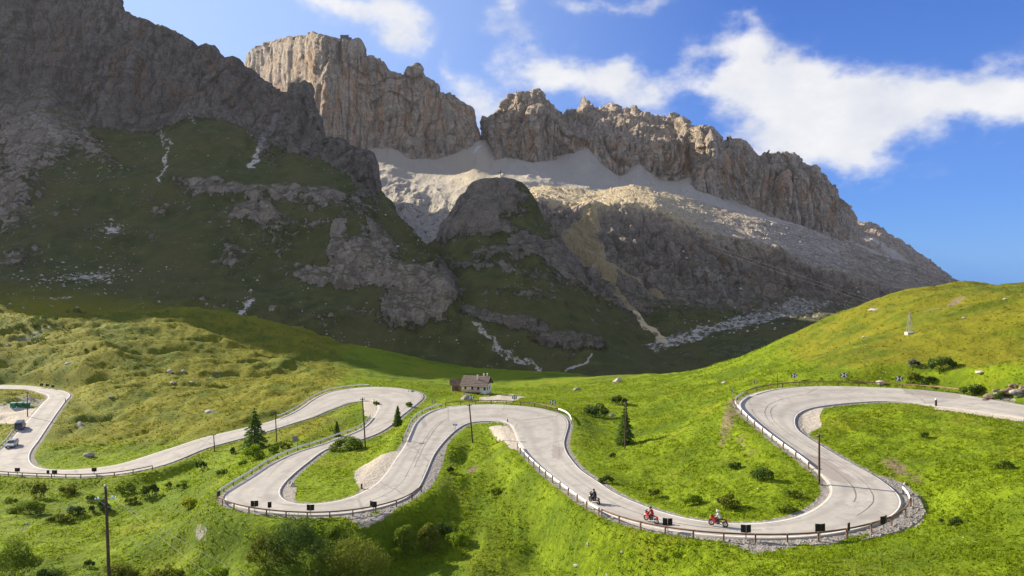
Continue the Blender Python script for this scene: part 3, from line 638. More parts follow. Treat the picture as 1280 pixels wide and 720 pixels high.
# --- far mesa on the left
TOP1 = [(285,100,1620),(304,84,1520),(308,66,1500),(318,58,1445),(330,52,1380),(350,46,1275),(368,43,1180),(385,41,1090),(398,42,1020),(410,43,1010),(428,46,1010),(440,54,1008),(447,50,1006),(456,66,1010),(470,74,1016),(480,76,1018),(488,87,1020),(500,90,1024),(506,97,1026),(513,88,1028),(520,87,1028),(528,99,1030),(545,110,1036),(560,121,1042),(575,130,1048),(586,140,1052),(589,160,1056),(592,186,1060),(598,200,1062)]
FOOT1 = [(285,220,1600),(304,220,1500),(350,215,1250),(396,205,990),(404,205,985),(440,195,985),(470,192,985),(500,195,990),(530,203,996),(550,200,1004),(570,193,1015),(590,187,1030),(598,200,1040)]
loft('mesa_cliff', 285, 598, .8, [[(a, b + 30, c - 6) for a, b, c in FOOT1], FOOT1, [(a, b * .72 + np.interp(a, [q[0] for q in FOOT1], [q[1] for q in FOOT1]) * .28, c - 8) for a, b, c in TOP1], TOP1,
     [(a, b + 2, c + 60) for a, b, c in TOP1], [(a, b + 60, c + 400) for a, b, c in TOP1]], [20, 70, 60, 24, 6], cliff_disp(1.0, 1.0, 100, lambda U, V, T: sstep(0, 1.1, T) * sstep(4.2, 3.0, T) * (1 - .42 * sstep(412, 392, U))),
     lambda U, V, T, G: dict(rock=np.ones(U.shape), warm=.25 + .75 * sstep(.6, .2, np.abs(T - 2.0) / 1.6), bare=np.ones(U.shape)), 1,
     'tall flat topped rock mesa with vertical ochre and grey cliffs')

# --- the long massif on the right
TOP2 = [(590,225,1010),(599,200,1090),(602,170,1085),(606,152,1075),(618,142,1050),(628,128,1035),(645,120,1008),(658,113,1000),(666,111,1000),(674,117,1000),(680,128,1003),(690,133,1006),(699,141,1010),(712,143,1140),(725,138,1210),(745,132,1240),(765,128,1250),(776,138,1240),(800,140,1230),(825,143,1200),(845,150,1120),(858,156,1030),(868,168,1010),(876,158,945),(890,160,935),(899,174,965),(907,188,1015),(916,186,1020),(925,180,1020),(936,184,1020),(947,199,1025),(960,203,1030),(974,199,1010),(992,196,1005),(1003,205,1010),(1020,213,1015),(1036,228,1020),(1050,246,1025),(1062,266,1030),(1067,290,1035),(1072,320,1040)]
FOOT2 = [(590,215,990),(600,208,985),(620,209,975),(657,206,965),(690,198,960),(727,196,965),(750,212,960),(770,224,955),(797,213,960),(820,226,955),(840,233,955),(866,229,955),(876,240,915),(893,246,912),(900,248,940),(913,254,958),(950,264,965),(1000,274,975),(1040,288,985),(1072,320,990)]
MID2 = [(590,215,1000),(600,180,1060),(625,155,1015),(655,140,980),(699,150,985),(712,165,985),(740,172,980),(770,168,975),(800,172,975),(830,180,978),(866,178,980),(876,175,930),(892,180,925),(900,190,955),(925,195,995),(947,212,1000),(992,212,992),(1020,225,1000),(1050,258,1010),(1072,320,1020)]
SH2 = [(a, v + 0 if (a < 705 or a > 862) else v - 5, r if (a < 705 or a > 862) else r + 70) for a, v, r in MID2]
loft('rock_massif', 590, 1072, .8, [[(a, b + 30, c - 6) for a, b, c in FOOT2], FOOT2, MID2, SH2, TOP2, [(a, b + 3, c + 80) for a, b, c in TOP2], [(a, b + 60, c + 500) for a, b, c in TOP2]], [20, 80, 10, 50, 24, 6],
     cliff_disp(1.25, .9, 300, lambda U, V, T: sstep(0, 1.1, T) * sstep(5.2, 4.0, T)),
     lambda U, V, T, G: dict(rock=np.ones(U.shape), warm=.2 + .75 * sstep(.8, .2, np.abs(T - 1.7)), bare=np.ones(U.shape)), 1, 'long jagged rock massif above pale scree')

# --- distant butte
TOP3 = [(1040,262,1700),(1066,273,1700),(1085,277,1700),(1100,283,1700),(1112,292,1700),(1130,304,1700),(1150,318,1700),(1165,328,1700),(1185,343,1700),(1215,362,1700)]
loft('distant_butte', 1040, 1215, .8, [[(a, 372, 1400) for a, b, c in TOP3], [(a, b + 34, 1500) for a, b, c in TOP3], [(a, b + 14, 1640) for a, b, c in TOP3], [(a, b, 1850) for a, b, c in TOP3], [(a, b + 10, 2200) for a, b, c in TOP3]], [20, 24, 24, 5],
     cliff_disp(.7, 1.0, 500, lambda U, V, T: sstep(4, 3, T)), lambda U, V, T, G: dict(rock=np.ones(U.shape), warm=np.full(U.shape, .4), bare=np.ones(U.shape), scree=.9 * sstep(.3, .1, np.abs(T - 1.6))), 1, 'far pale stepped rock butte behind the massif')

# --- scree field under the cliffs
def f2(us, add=0.0): return np.interp(us, [p[0] for p in FOOT2], [p[1] for p in FOOT2]) + add
SC_A = [(430,330,470),(500,310,500),(560,300,520),(620,262,560),(700,262,640),(850,262,640),(1000,300,650),(1100,340,650)]
SC_B = [(430,235,800),(500,240,790),(560,236,780),(600,225,780),(660,222,800),(760,233,810),(850,246,810),(1000,283,820),(1100,318,820)]
SC_C = [(430,190,985),(470,189,985),(490,186,990),(515,198,1000),(545,197,1008),(575,186,1030),(590,176,1050),(597,171,1060),(606,184,1010),(616,199,985),(657,203,965),(700,200,965),(722,192,960),(735,190,958),(752,206,956),(775,222,950),(798,209,952),(822,226,950),(842,230,950),(862,224,950),(890,242,950),(913,253,952),(950,268,960),(1000,286,970),(1072,318,990),(1100,330,990)]
def scree_masks(U, V, T, G):
    low = blob(U, V, 530, 285, 60, 26, 30) + blob(U, V, 585, 262, 35, 16, 0) + .9 * blob(U, V, 520, 262, 46, 16, 40)
    return dict(scree=np.clip(1.1 - .2 * low, 0, 1), blocky=np.clip(.04 + low, 0, 1), rock=np.ones(U.shape), bare=np.ones(U.shape), sand_sun=np.clip(.1 + .3 * blob(U, V, 590, 210, 30, 30), 0, 1),
                snow=np.clip(blob(U, V, 506, 191, 6, 2.2, 40) * 1.2 + blob(U, V, 597, 186, 9, 1.6, -40), 0, 1))
loft('scree_slope', 430, 1100, 1.3, [[(a, b + 40, c - 60) for a, b, c in SC_A], SC_A, SC_B, SC_C, [(a, b - 14 if a < 585 or a > 605 else b + 3, c + 60) for a, b, c in SC_C]], [10, 70, 60, 16],
     lambda U, V, T, G, at: (ridged(G[..., 0] / 30, G[..., 1] / 60, G[..., 2] / 30, 4, 61) - .4) * (5 + 14 * at['blocky']) * sstep(3.6, 2.8, T), scree_masks, 4, 'pale scree fans at the foot of the cliffs')

# --- benched rock shoulder on the right (top colour lightened to look sunlit, dark face)
B3_1 = [(630,455,370),(700,452,385),(750,452,395),(800,447,400),(850,438,405),(900,425,408),(950,415,410),(1000,410,410),(1060,400,415),(1100,395,420),(1240,390,440)]
B3_2 = [(630,330,440),(700,318,480),(740,330,480),(780,345,480),(820,352,485),(850,352,490),(900,362,495),(950,370,500),(1000,378,500),(1060,385,505),(1100,388,510),(1240,385,520)]
B3_3 = [(630,262,560),(670,246,560),(700,254,556),(740,258,552),(780,254,550),(820,256,545),(850,272,540),(880,284,540),(920,296,540),(960,308,545),(1000,322,550),(1060,346,560),(1100,358,570),(1150,366,580),(1240,378,590)]
B3_4 = [(a, b, c + 85 * (a < 900) + 40 * (a >= 900)) for a, b, c in [(630,240,650),(660,236,650),(680,232,650),(720,234,650),(745,238,650),(770,233,655),(790,231,655),(815,235,650),(850,245,645),(890,257,645),(950,271,650),(1000,283,660),(1065,303,670),(1100,318,680),(1150,334,690),(1185,346,700),(1205,353,705),(1240,372,710)]]
def b3_masks(U, V, T, G):
    U0_, V0_ = U, V; nz = (fbm(G[..., 0] / 9, G[..., 1] / 9, G[..., 2] / 9, 4, 5) - .5); nz2 = (fbm(G[..., 0] / 9, G[..., 1] / 9, G[..., 2] / 9, 4, 25) - .5)
    r = .3 + .9 * sstep(1.5, 1.9, T) + .35 * blob(U, V, 780, 330, 70, 30, 20) 
    r = r + .5 * sstep(900, 1000, U) * sstep(1.05, 1.5, T)
    r = np.clip(r - .25 * blob(U, V, 1000, 310, 200, 14, 20) , 0, 1)
    trk = seg_dist(U + nz * 16, V + nz2 * 10, [(742,262),(735,280),(722,296),(738,318),(752,335),(770,352),(778,372),(796,392),(815,412),(832,426)])
    wid = np.interp(V, [262, 290, 330, 352, 430], [7, 22, 10, 4, 3.2])
    trk2 = seg_dist(U + nz * 10, V + nz2 * 8, [(752,332),(790,345),(830,362),(862,376)])
    sc = np.maximum(sstep(1.25, .6, trk / wid), sstep(1.5, .7, trk2 / 2.2) * .85)
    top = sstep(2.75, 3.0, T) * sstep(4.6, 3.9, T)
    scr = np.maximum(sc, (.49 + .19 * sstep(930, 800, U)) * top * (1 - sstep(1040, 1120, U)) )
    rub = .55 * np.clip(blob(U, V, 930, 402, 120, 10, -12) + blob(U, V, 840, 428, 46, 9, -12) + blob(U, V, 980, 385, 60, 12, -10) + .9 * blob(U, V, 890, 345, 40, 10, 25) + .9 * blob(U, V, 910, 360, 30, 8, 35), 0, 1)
    return dict(tone=.6 * sstep(3.0, 2.7, T), rock=r, scree=np.maximum(scr, rub), blocky=np.clip(rub * 1.9 + (.55 - .35 * sstep(900, 800, U)) * top, 0, 1) * (sc < .3), sand_sun=np.clip(sc * 1.0 + .85 * top * sstep(1000, 820, U), 0, 1), warm=.15 + .6 * blob(U, V, 900, 320, 60, 30, 20), bare=np.clip(sstep(2.2, 2.7, T) + sc - .35 * sstep(950, 1100, U), 0, 1))
def b3_disp(U, V, T, G, at):
    c = cliff_disp(.62, .62, 700)(U, V, T, G, dict(rock=np.clip(at['rock'], .15, 1)))
    return c * sstep(1.0, 1.6, T) * sstep(4.8, 3.8, T) * (1 - .72 * sstep(2.85, 3.15, T)) + (fbm(G[..., 0] / 14, G[..., 1] / 14, G[..., 2] / 14, 3, 77) - .5) * 3
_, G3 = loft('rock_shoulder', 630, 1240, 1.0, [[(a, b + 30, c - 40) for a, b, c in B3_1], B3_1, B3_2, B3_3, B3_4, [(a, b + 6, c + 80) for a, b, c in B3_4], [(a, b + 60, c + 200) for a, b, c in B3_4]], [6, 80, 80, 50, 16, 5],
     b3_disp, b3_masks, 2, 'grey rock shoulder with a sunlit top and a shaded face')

# --- round hill in the middle with the cross on top
B2T = [(430,345,470),(500,330,470),(535,306,470),(550,298,470),(563,276,472),(580,251,475),(595,234,478),(608,227,480),(622,225,480),(640,227,480),(655,235,478),(664,246,476),(672,264,474),(684,286,468),(705,320,455),(730,352,440),(760,386,425),(800,424,405),(835,452,390),(860,475,380),(890,500,370)]
B2_1 = [(430,480,350),(560,482,345),(650,478,345),(750,472,345),(820,466,350),(850,474,360),(890,500,360)]
B2_2 = [(430,400,400),(560,385,402),(620,350,410),(660,350,412),(700,365,408),(740,395,400),(780,425,388),(820,452,376),(850,474,370),(890,500,366)]
def b2_masks(U, V, T, G):
    nz = (fbm(G[..., 0] / 6, G[..., 1] / 6, G[..., 2] / 6, 4, 5) - .5); nz2 = (fbm(G[..., 0] / 6, G[..., 1] / 6, G[..., 2] / 6, 4, 25) - .5)
    r = .05 + 1.2 * blob(U, V, 612, 250, 44, 28, 0) + .95 * blob(U, V, 575, 285, 40, 14, -25) + .6 * blob(U, V, 700, 290, 12, 30, -20)
    for b in [(690,320,60,16,20,1.0),(735,350,40,18,35,.9),(620,318,40,10,0,.75),(590,335,30,8,10,.7),(650,370,60,8,8,.55),(600,395,40,8,12,.9),(650,405,46,8,8,.85),(700,428,46,9,8,1.0),(735,438,20,8,0,.7),(560,360,16,20,0,.6),(660,345,50,10,15,.6),(730,300,14,10,0,.7),(610,290,30,8,0,.6)]:
        r = r + b[5] * .85 * blob(U, V, *b[:5])
    sc = sstep(1.8, .3, seg_dist(U + nz * 26, V + nz2 * 22, [(580,398),(600,412),(620,428),(632,440),(660,450),(682,458)]) / np.interp(U, [580, 610, 640, 682], [2, 6, 7, 2])) * .53
    sc = np.maximum(sc, .5 * blob(U, V, 545, 300, 30, 8, -10))
    rd = .75 * sstep(1.6, .2, seg_dist(U + nz * 9, V + nz2 * 5, [(738,448),(736,456),(722,460),(706,466),(704,474),(716,480)]) / 2.2)
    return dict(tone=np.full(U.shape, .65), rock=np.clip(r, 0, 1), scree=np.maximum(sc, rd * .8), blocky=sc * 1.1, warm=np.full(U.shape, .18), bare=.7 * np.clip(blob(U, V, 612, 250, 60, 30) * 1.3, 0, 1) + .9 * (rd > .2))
def hill_disp(seed, amp=1.0):
    def f(U, V, T, G, at):
        r = sstep(.3, .75, at['rock'] + (fbm(G[..., 0] / 14, G[..., 1] / 14, G[..., 2] / 14, 3, seed + 9) - .5) * 1.1)
        c = cliff_disp(.5, .42, seed)(U, V, T, G, dict(rock=np.ones(U.shape)))
        base = (ridged(G[..., 0] / 70, G[..., 1] / 70, G[..., 2] / 90, 4, seed + 3) - .42) * 13 + (fbm(G[..., 0] / 12, G[..., 1] / 12, G[..., 2] / 12, 4, seed + 4) - .5) * 4.0
        return (base + r * (5.0 + c)) * amp * sstep(-.2, .8, T)
    return f
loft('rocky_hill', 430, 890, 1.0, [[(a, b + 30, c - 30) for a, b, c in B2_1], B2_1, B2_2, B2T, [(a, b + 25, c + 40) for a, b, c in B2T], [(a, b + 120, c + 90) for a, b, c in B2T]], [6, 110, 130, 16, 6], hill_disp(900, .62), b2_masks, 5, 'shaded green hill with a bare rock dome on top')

# --- big mountain side on the left
B1_1 = [(-420,404,330),(-200,403,335),(0,404,337),(80,402,338),(150,405,340),(220,425,342),(300,439,343),(400,460,345),(480,476,345),(560,480,345),(600,486,345)]
B1_2 = [(-420,320,430),(-200,325,420),(0,335,410),(150,345,405),(250,355,400),(350,372,395),(420,385,385),(480,405,378),(540,425,370),(575,455,362),(600,486,360)]
B1_3 = [(-420,230,560),(-200,220,560),(0,225,540),(60,225,540),(150,238,525),(250,245,510),(350,252,500),(420,268,480),(470,300,450),(520,335,420),(553,360,400),(575,420,380),(600,486,362)]
B1_4 = [(-420,190,690),(-200,130,690),(0,120,680),(60,105,675),(100,140,655),(150,152,645),(200,160,640),(240,138,640),(280,135,640),(320,165,625),(350,185,610),(400,188,600),(432,212,580),(460,240,560),(478,268,520),(510,296,470),(545,330,430),(575,405,390),(600,486,364)]
B1_5 = [(-420,90,740),(-340,40,735),(-280,5,735),(-200,-8,730),(-120,-12,720),(-60,-14,715),(0,-20,705),(90,-16,700),(128,-10,695),(146,2,692),(152,14,690),(175,20,688),(200,30,686),(225,40,682),(250,52,676),(268,62,672),(278,76,668),(284,80,664),(310,90,655),(332,102,645),(352,117,640),(362,118,632),(370,108,628),(378,108,625),(386,118,622),(392,136,618),(400,150,612),(404,172,606),(425,178,600),(440,184,592),(462,194,585),(467,214,570),(472,240,552),(488,264,515),(520,292,465),(548,322,425),(562,360,402),(580,430,376),(600,486,366)]
B1_6 = [(a, b + 8, c + 60) for a, b, c in B1_5]
def b1_masks(U, V, T, G):
    nz = (fbm(G[..., 0] / 8, G[..., 1] / 8, G[..., 2] / 8, 4, 5) - .5) * 16; nz2 = (fbm(G[..., 0] / 8, G[..., 1] / 8, G[..., 2] / 8, 4, 25) - .5) * 16
    r = .02 + 1.3 * sstep(3.8, 4.0, T) * sstep(480, 460, U)
    for b in [(60,80,90,60,0,1.0),(40,170,70,60,20,.75),(10,260,40,50,0,.7),(120,190,60,16,40,.5),(300,245,80,9,3,.95),(400,248,50,7,3,.6),(310,275,26,12,0,.7),(330,270,20,14,20,.7),(400,262,40,10,0,.6),(350,300,30,20,30,.45),
              (420,300,10,30,20,.75),(470,290,30,8,30,.7),(460,320,30,26,10,.7),(400,345,48,14,8,1.0),(440,330,16,30,10,.9),(500,345,44,18,10,1.0),(520,385,42,24,0,1.15),(545,350,20,26,0,1.0),(500,395,20,16,0,.9),(300,310,40,14,0,.3),(220,260,60,10,10,.5),(150,300,60,14,0,.4),(90,285,50,12,-8,.4),
              (290,330,26,26,20,.5),(240,375,26,14,0,.35),(360,395,50,9,0,.35),(275,390,40,12,0,.4),(420,400,30,10,0,.35),(330,180,16,30,-20,.75),(450,230,16,20,0,.9),(25,330,40,12,-10,.6),(380,285,30,9,5,.6),(460,265,14,9,0,.6),(250,230,40,6,0,.6),(480,310,20,12,0,.6)]:
        r = r + b[5] * .9 * blob(U, V, *b[:5])
    s = .0
    for b in [(140,286,22,7,-12,.6),(110,345,52,14,-4,.56),(140,352,36,8,0,.4),(75,378,36,6,-4,.5),(250,392,32,10,0,.42),(262,430,28,6,-30,.5),(60,165,50,12,45,.5),(40,185,16,5,0,.5),(40,350,20,10,-20,.35),(310,385,16,6,-60,.5),(205,172,10,8,0,.5),(325,185,8,26,10,.6),(240,150,20,8,30,.5)]:
        s = np.maximum(s, b[5] * blob(U, V, *b[:5]))
    s = np.maximum(s, .58 * sstep(1.9, .1, seg_dist(U + nz, V + nz2, [(196,160),(203,172),(210,190),(207,210),(200,232)]) / 2.6)); s = np.maximum(s, .55 * sstep(1.9, .1, seg_dist(U + nz, V + nz2, [(203,172),(222,186)]) / 2.2))
    s = np.maximum(s, .62 * sstep(1.8, .3, seg_dist(U + nz, V + nz2, [(318,378),(306,392),(292,410),(280,430),(262,446)]) / 4.0)); s = np.maximum(s, .6 * sstep(1.6, .5, seg_dist(U + nz, V + nz2, [(345,150),(325,185),(315,205)]) / 5.0))
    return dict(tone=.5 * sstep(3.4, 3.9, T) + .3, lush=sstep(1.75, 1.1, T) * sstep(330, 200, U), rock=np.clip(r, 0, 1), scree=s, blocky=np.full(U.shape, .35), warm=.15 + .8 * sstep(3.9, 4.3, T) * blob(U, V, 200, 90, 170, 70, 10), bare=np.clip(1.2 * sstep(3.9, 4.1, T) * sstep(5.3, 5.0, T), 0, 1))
def b1_disp(U, V, T, G, at):
    hd = hill_disp(1300, .95)(U, V, T, G, at); cd = cliff_disp(.75, .75, 1500)(U, V, T, G, dict(rock=np.ones(U.shape)))
    k = sstep(3.8, 4.1, T) * sstep(500, 455, U); return (hd * (1 - k) + (cd + 2) * k) * sstep(6.2, 5.2, T)
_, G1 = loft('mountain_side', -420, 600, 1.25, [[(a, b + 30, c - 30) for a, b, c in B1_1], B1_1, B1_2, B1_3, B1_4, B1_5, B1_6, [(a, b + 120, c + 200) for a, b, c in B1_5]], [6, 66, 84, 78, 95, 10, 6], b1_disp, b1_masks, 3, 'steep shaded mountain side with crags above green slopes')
def shade_spur():  # unseen ridge left of view, shaped to shade the slopes and meadow
    xs = np.linspace(-430, -1500, 200); ys = np.linspace(380, 980, 150); X, Y = np.meshgrid(xs, ys)
    ye = Y - .60 * (-600 - X) - 92
    z = np.interp(ye, [400, 430, 445, 460, 480, 503, 526, 567, 590, 640, 700, 800, 1000], [-20, 95, 142, 174, 194, 198, 220, 272, 290, 318, 335, 350, 300])
    w = np.interp(X, [-1500, -1000, -700, -620, -560, -490, -430], [.3, .8, .96, 1, .72, .2, -.3])
    Z = (z + 70) * w - 70
    r = ridged(X / 60, Y / 60, Z / 90, 4, 71) - .4; Z = Z + r * 16 * (w > 0)
    G = np.stack([X, Y, Z], -1); k = np.full(X.shape, .75); zero = np.zeros(X.shape)
    tag(grid_mesh('mountain_side', G, dict(rock=k, tone=k, scree=zero, warm=zero, sand_sun=zero, blocky=zero, snow=zero, bare=zero, lush=zero), MT), 'unseen rocky ridge added at the far left to shade the slopes', kind='structure')
shade_spur()
print('TERRAIN DONE')
#MORE

# ================================================================== VEGETATION
def leaf_material(name, dark, light, trans=.35):
    m = bpy.data.materials.new(name); m.use_nodes = True; nt = m.node_tree; b = nt.nodes['Principled BSDF']
    b.inputs['Roughness'].default_value = .7; b.inputs['Specular IOR Level'].default_value = .15
    tc = nt.nodes.new('ShaderNodeTexCoord'); n = nt.nodes.new('ShaderNodeTexNoise'); n.inputs['Scale'].default_value = 2.2; n.inputs['Detail'].default_value = 4
    nt.links.new(tc.outputs['Object'], n.inputs['Vector'])
    r = nt.nodes.new('ShaderNodeValToRGB'); r.color_ramp.elements[0].position = .35; r.color_ramp.elements[1].position = .65
    r.color_ramp.elements[0].color = (*dark, 1); r.color_ramp.elements[1].color = (*light, 1)
    nt.links.new(n.outputs['Fac'], r.inputs[0]); nt.links.new(r.outputs[0], b.inputs['Base Color'])
    t = nt.nodes.new('ShaderNodeBsdfTranslucent'); nt.links.new(r.outputs[0], t.inputs[0])
    mx = nt.nodes.new('ShaderNodeMixShader'); mx.inputs[0].default_value = trans
    nt.links.new(b.outputs[0], mx.inputs[1]); nt.links.new(t.outputs[0], mx.inputs[2])
    nt.links.new(mx.outputs[0], nt.nodes['Material Output'].inputs[0]); return m
LEAF = dict(bright=leaf_material('bright_leaves', (.13, .20, .01), (.26, .36, .02)), mid=leaf_material('green_leaves', (.105, .16, .014), (.215, .29, .024)),
            dark=leaf_material('dark_leaves', (.05, .09, .016), (.11, .17, .026), .35), yellow=leaf_material('yellow_leaves', (.22, .27, .012), (.50, .50, .015)),
            olive=leaf_material('olive_leaves', (.095, .12, .012), (.21, .24, .026)), grey=leaf_material('grey_leaves', (.07, .085, .06), (.15, .17, .12)))
NEEDLE = leaf_material('spruce_needles', (.07, .13, .022), (.17, .26, .04), .45)
BARK = mat('bark', (.12, .085, .06), .95, vary=.4, scale=6, bump=.5)
def leaf_quads(C, size, up=.35):
    """C (n,3) centres -> verts, faces of n random small leaf shapes."""
    n = len(C); a = rng.normal(size=(n, 3)); a /= np.linalg.norm(a, axis=1)[:, None]
    b = rng.normal(size=(n, 3)); b[:, 2] += up; b -= (a * b).sum(1)[:, None] * a; b /= np.linalg.norm(b, axis=1)[:, None]
    s = size * rng.uniform(.6, 1.4, n)[:, None]
    V = np.stack([C - a * s * .5, C - b * s * .35, C + a * s * .6, C + b * s * .35], 1).reshape(-1, 3)
    return V, np.arange(4 * n).reshape(-1, 4)
def bush(u, v, wpx, hpx, kind, label, group='bushes scattered over the meadow', lobes=None):
    p = hit(u, v); pm = F / p.y; w = wpx / pm / 2; h = hpx / pm * 1.12
    k = lobes or max(3, int(wpx / 5)); k = min(k, 20)
    root = empty('bush', p); tag(root, label, 'bush', group)
    pts = []
    n = int(min(5200, max(260, wpx * hpx * 2.4)))
    for i in range(k):
        t = (i + .5) / k * 2 - 1 + random.uniform(-.15, .15)
        cx = t * w * .78; cy = random.uniform(-.5, .5) * w * .6; r = min(h * .42, w * .5) * random.uniform(.55, 1.0) * (1 - .3 * abs(t)); r = max(r, .12)
        topz = h * (1 - .45 * t * t) * random.uniform(.75, 1.02); cz = max(topz - r, r * .5)
        m = n // k; d = rng.normal(size=(m, 3)); d /= np.linalg.norm(d, axis=1)[:, None]
        rr = r * (rng.uniform(.5, 1.05, m) ** .5)[:, None] * (1 + .22 * np.sin(d[:, :1] * 9 + i) * np.cos(d[:, 1:2] * 7))
        q = d * rr * np.array([1.15, 1.15, 1.0]) + np.array([cx, cy, cz]); q[:, 2] = np.where(q[:, 2] < 0, rng.uniform(0, .3 * h, m), q[:, 2]); pts.append(q)
        # skirt down to the ground
        m2 = m // 4; q = np.stack([cx + rng.normal(0, r * .75, m2), cy + rng.normal(0, r * .75, m2), rng.uniform(0, topz * .8, m2)], 1); pts.append(q)
    C = np.concatenate(pts); V, Fc = leaf_quads(C, max(.16, min(.42, 1.9 / pm)))
    o = raw_mesh('foliage', V, Fc, LEAF[kind]); o.parent = root
    bm = bmesh.new()
    tube(bm, [(0, 0, -.1), (random.uniform(-.2, .2) * w, 0, h * .35), (random.uniform(-.4, .4) * w, random.uniform(-.3, .3) * w, h * .7)], [.07, .04, .015], 5)
    bmobj('stem', bm, BARK, root); return root
BUSHES = [
 (435,562,46,17,'mid','long dense green bush beside the leaning pole between the two left bends'),(317,575,28,17,'bright','round light green bush just below the tallest spruce'),(303,584,13,9,'bright','small light bush touching the left foot of the round bush below the tallest spruce'),
 (254,590,11,16,'dark','small upright dark juniper in the grass below the left road'),(246,585,6,8,'dark','tiny dark juniper left of the upright juniper below the left road'),(277,595,16,8,'mid','low green bush right of the upright juniper'),
 (343,566,18,11,'mid','green bush right of the tallest spruce and beside the guard rail'),(291,566,6,7,'dark','tiny dark shrub at the left foot of the tallest spruce'),(356,561,14,8,'olive','low olive bush below the grey board sign'),
 (745,521,38,15,'dark','long dark dwarf pine bush on the meadow right of the middle hairpin'),(773,506,22,11,'dark','short dark dwarf pine bush behind the long one right of the middle hairpin'),(766,572,8,6,'dark','tiny dark shrub below the lone spruce'),
 (758,604,22,9,'dark','low dark bush at the roadside below the lone spruce'),(817,621,17,12,'olive','round olive bush above the middle motorcycle'),(866,631,26,13,'bright','pale green bush above the right motorcycle'),(908,635,28,18,'olive','tall olive bush right of the pale green bush above the right motorcycle'),
 (919,585,18,9,'dark','small dark bush on the bank left of the right road leg'),(953,598,28,14,'dark','dark rounded bush on the bank close to the right road leg'),(993,622,24,10,'mid','green bush inside the right lower hairpin'),(985,640,30,8,'mid','flat green bush at the tip of the grass inside the right lower hairpin'),
 (1178,462,42,15,'dark','large dark dwarf pine bush above the right road behind the chevron sign'),(1142,479,20,14,'olive','thin olive bush beside the rightmost crossed chevron sign'),(1143,458,18,8,'grey','greyish low bush left of the large dark dwarf pine above the right road'),
 (1164,478,34,7,'dark','flat dark bush strip below the large dwarf pine above the right road'),(1218,492,36,12,'dark','dark bush left of the stone outcrop by the right road'),(1253,498,26,9,'dark','dark bush at the foot of the stone outcrop by the right road'),
 (1195,654,44,7,'dark','flat dark bush on the slope right of the lower right hairpin'),(1256,586,26,11,'mid','green bush far right in the meadow inside the right bend'),(1155,546,12,7,'mid','small green bush in the middle of the meadow inside the right bend'),
 (50,623,22,18,'olive','tall yellowish bush under the left road bank, second from the far left'),(85,618,22,12,'olive','wide low bush right of the tall yellowish bush under the left road bank'),(13,629,18,8,'mid','low bush at the far left under the road bank'),
 (36,642,44,17,'mid','broad green bush above the little stream at the far left'),(94,643,24,12,'dark','dark bush to the left of the big wooden pole'),(127,639,28,14,'dark','dark bush behind the big wooden pole'),(113,628,16,11,'mid','green bush just left of the top of the big wooden pole'),
 (187,622,22,19,'dark','upright dark bush right of the big wooden pole'),(157,617,30,12,'mid','wide green bush between the big pole and the upright dark bush'),(228,611,16,9,'mid','green bush in the grass above the yellow flowering bush'),(211,612,9,9,'mid','small bush left of the one above the yellow flowering bush'),
 (236,636,20,15,'yellow','bright yellow flowering bush on the left slope'),(164,630,22,8,'olive','low olive bush to the right of the big wooden pole'),(112,711,15,13,'dark','small round dark bush left of the foot of the big pole'),(78,650,40,8,'olive','flat olive bush on the bank left of the big pole'),
 (150,722,56,18,'olive','olive bush at the bottom edge right of the big pole'),(205,728,60,16,'olive','wide olive bush at the bottom edge between the big pole and the dark slope'),(18,724,60,44,'mid','tall green bush in the bottom left corner'),(62,730,40,20,'dark','dark bush in the bottom left corner beside the tall green one'),
 (332,706,42,38,'olive','yellowish bush left of the large dark bushes below the left hairpin'),(371,706,72,60,'dark','largest green bush below the left lower hairpin'),(421,684,34,28,'mid','green bush tucked behind the two large bushes below the left hairpin'),
 (442,722,98,50,'olive','broad olive bush in front at the bottom below the left hairpin'),(396,726,44,32,'mid','dark bush between the two large bushes below the left hairpin'),(506,693,33,35,'mid','round green bush, left one of the pair below the gravel bank'),
 (536,690,34,32,'olive','round green bush, right one of the pair below the gravel bank'),(496,701,14,18,'bright','light green bush at the left foot of the round pair'),(573,679,36,14,'bright','pale green bush on the slope right of the round pair'),
 (548,668,30,16,'dark','dark bush on the slope behind the round pair'),(270,727,56,16,'bright','light green bush at the bottom edge under the dark slope'),(325,728,34,14,'bright','light green bush at the bottom edge left of the broad olive bush'),
 (30,411,44,8,'dark','flat dwarf pine patch high on the left hillside at the far left'),(97,393,32,7,'dark','dwarf pine patch on the upper left hillside below the rock slabs'),(55,402,44,8,'dark','long dwarf pine patch on the upper left hillside'),(48,428,26,7,'dark','small dwarf pine patch in the middle of the left hillside'),(112,440,24,5,'dark','low dwarf pine patch at the shadow edge of the left hillside'),
 (511,509,10,6,'mid','small green bush beside the end of the upper left bend'),(470,506,10,4,'mid','tiny bush on the tip inside the upper left bend'),(563,590,10,6,'dark','small dark bush on the slope beside the gravel bank under the middle hairpin'),(620,617,30,7,'mid','low bush in the furrow on the green ridge below the middle hairpin')]
for b in BUSHES: bush(*b)

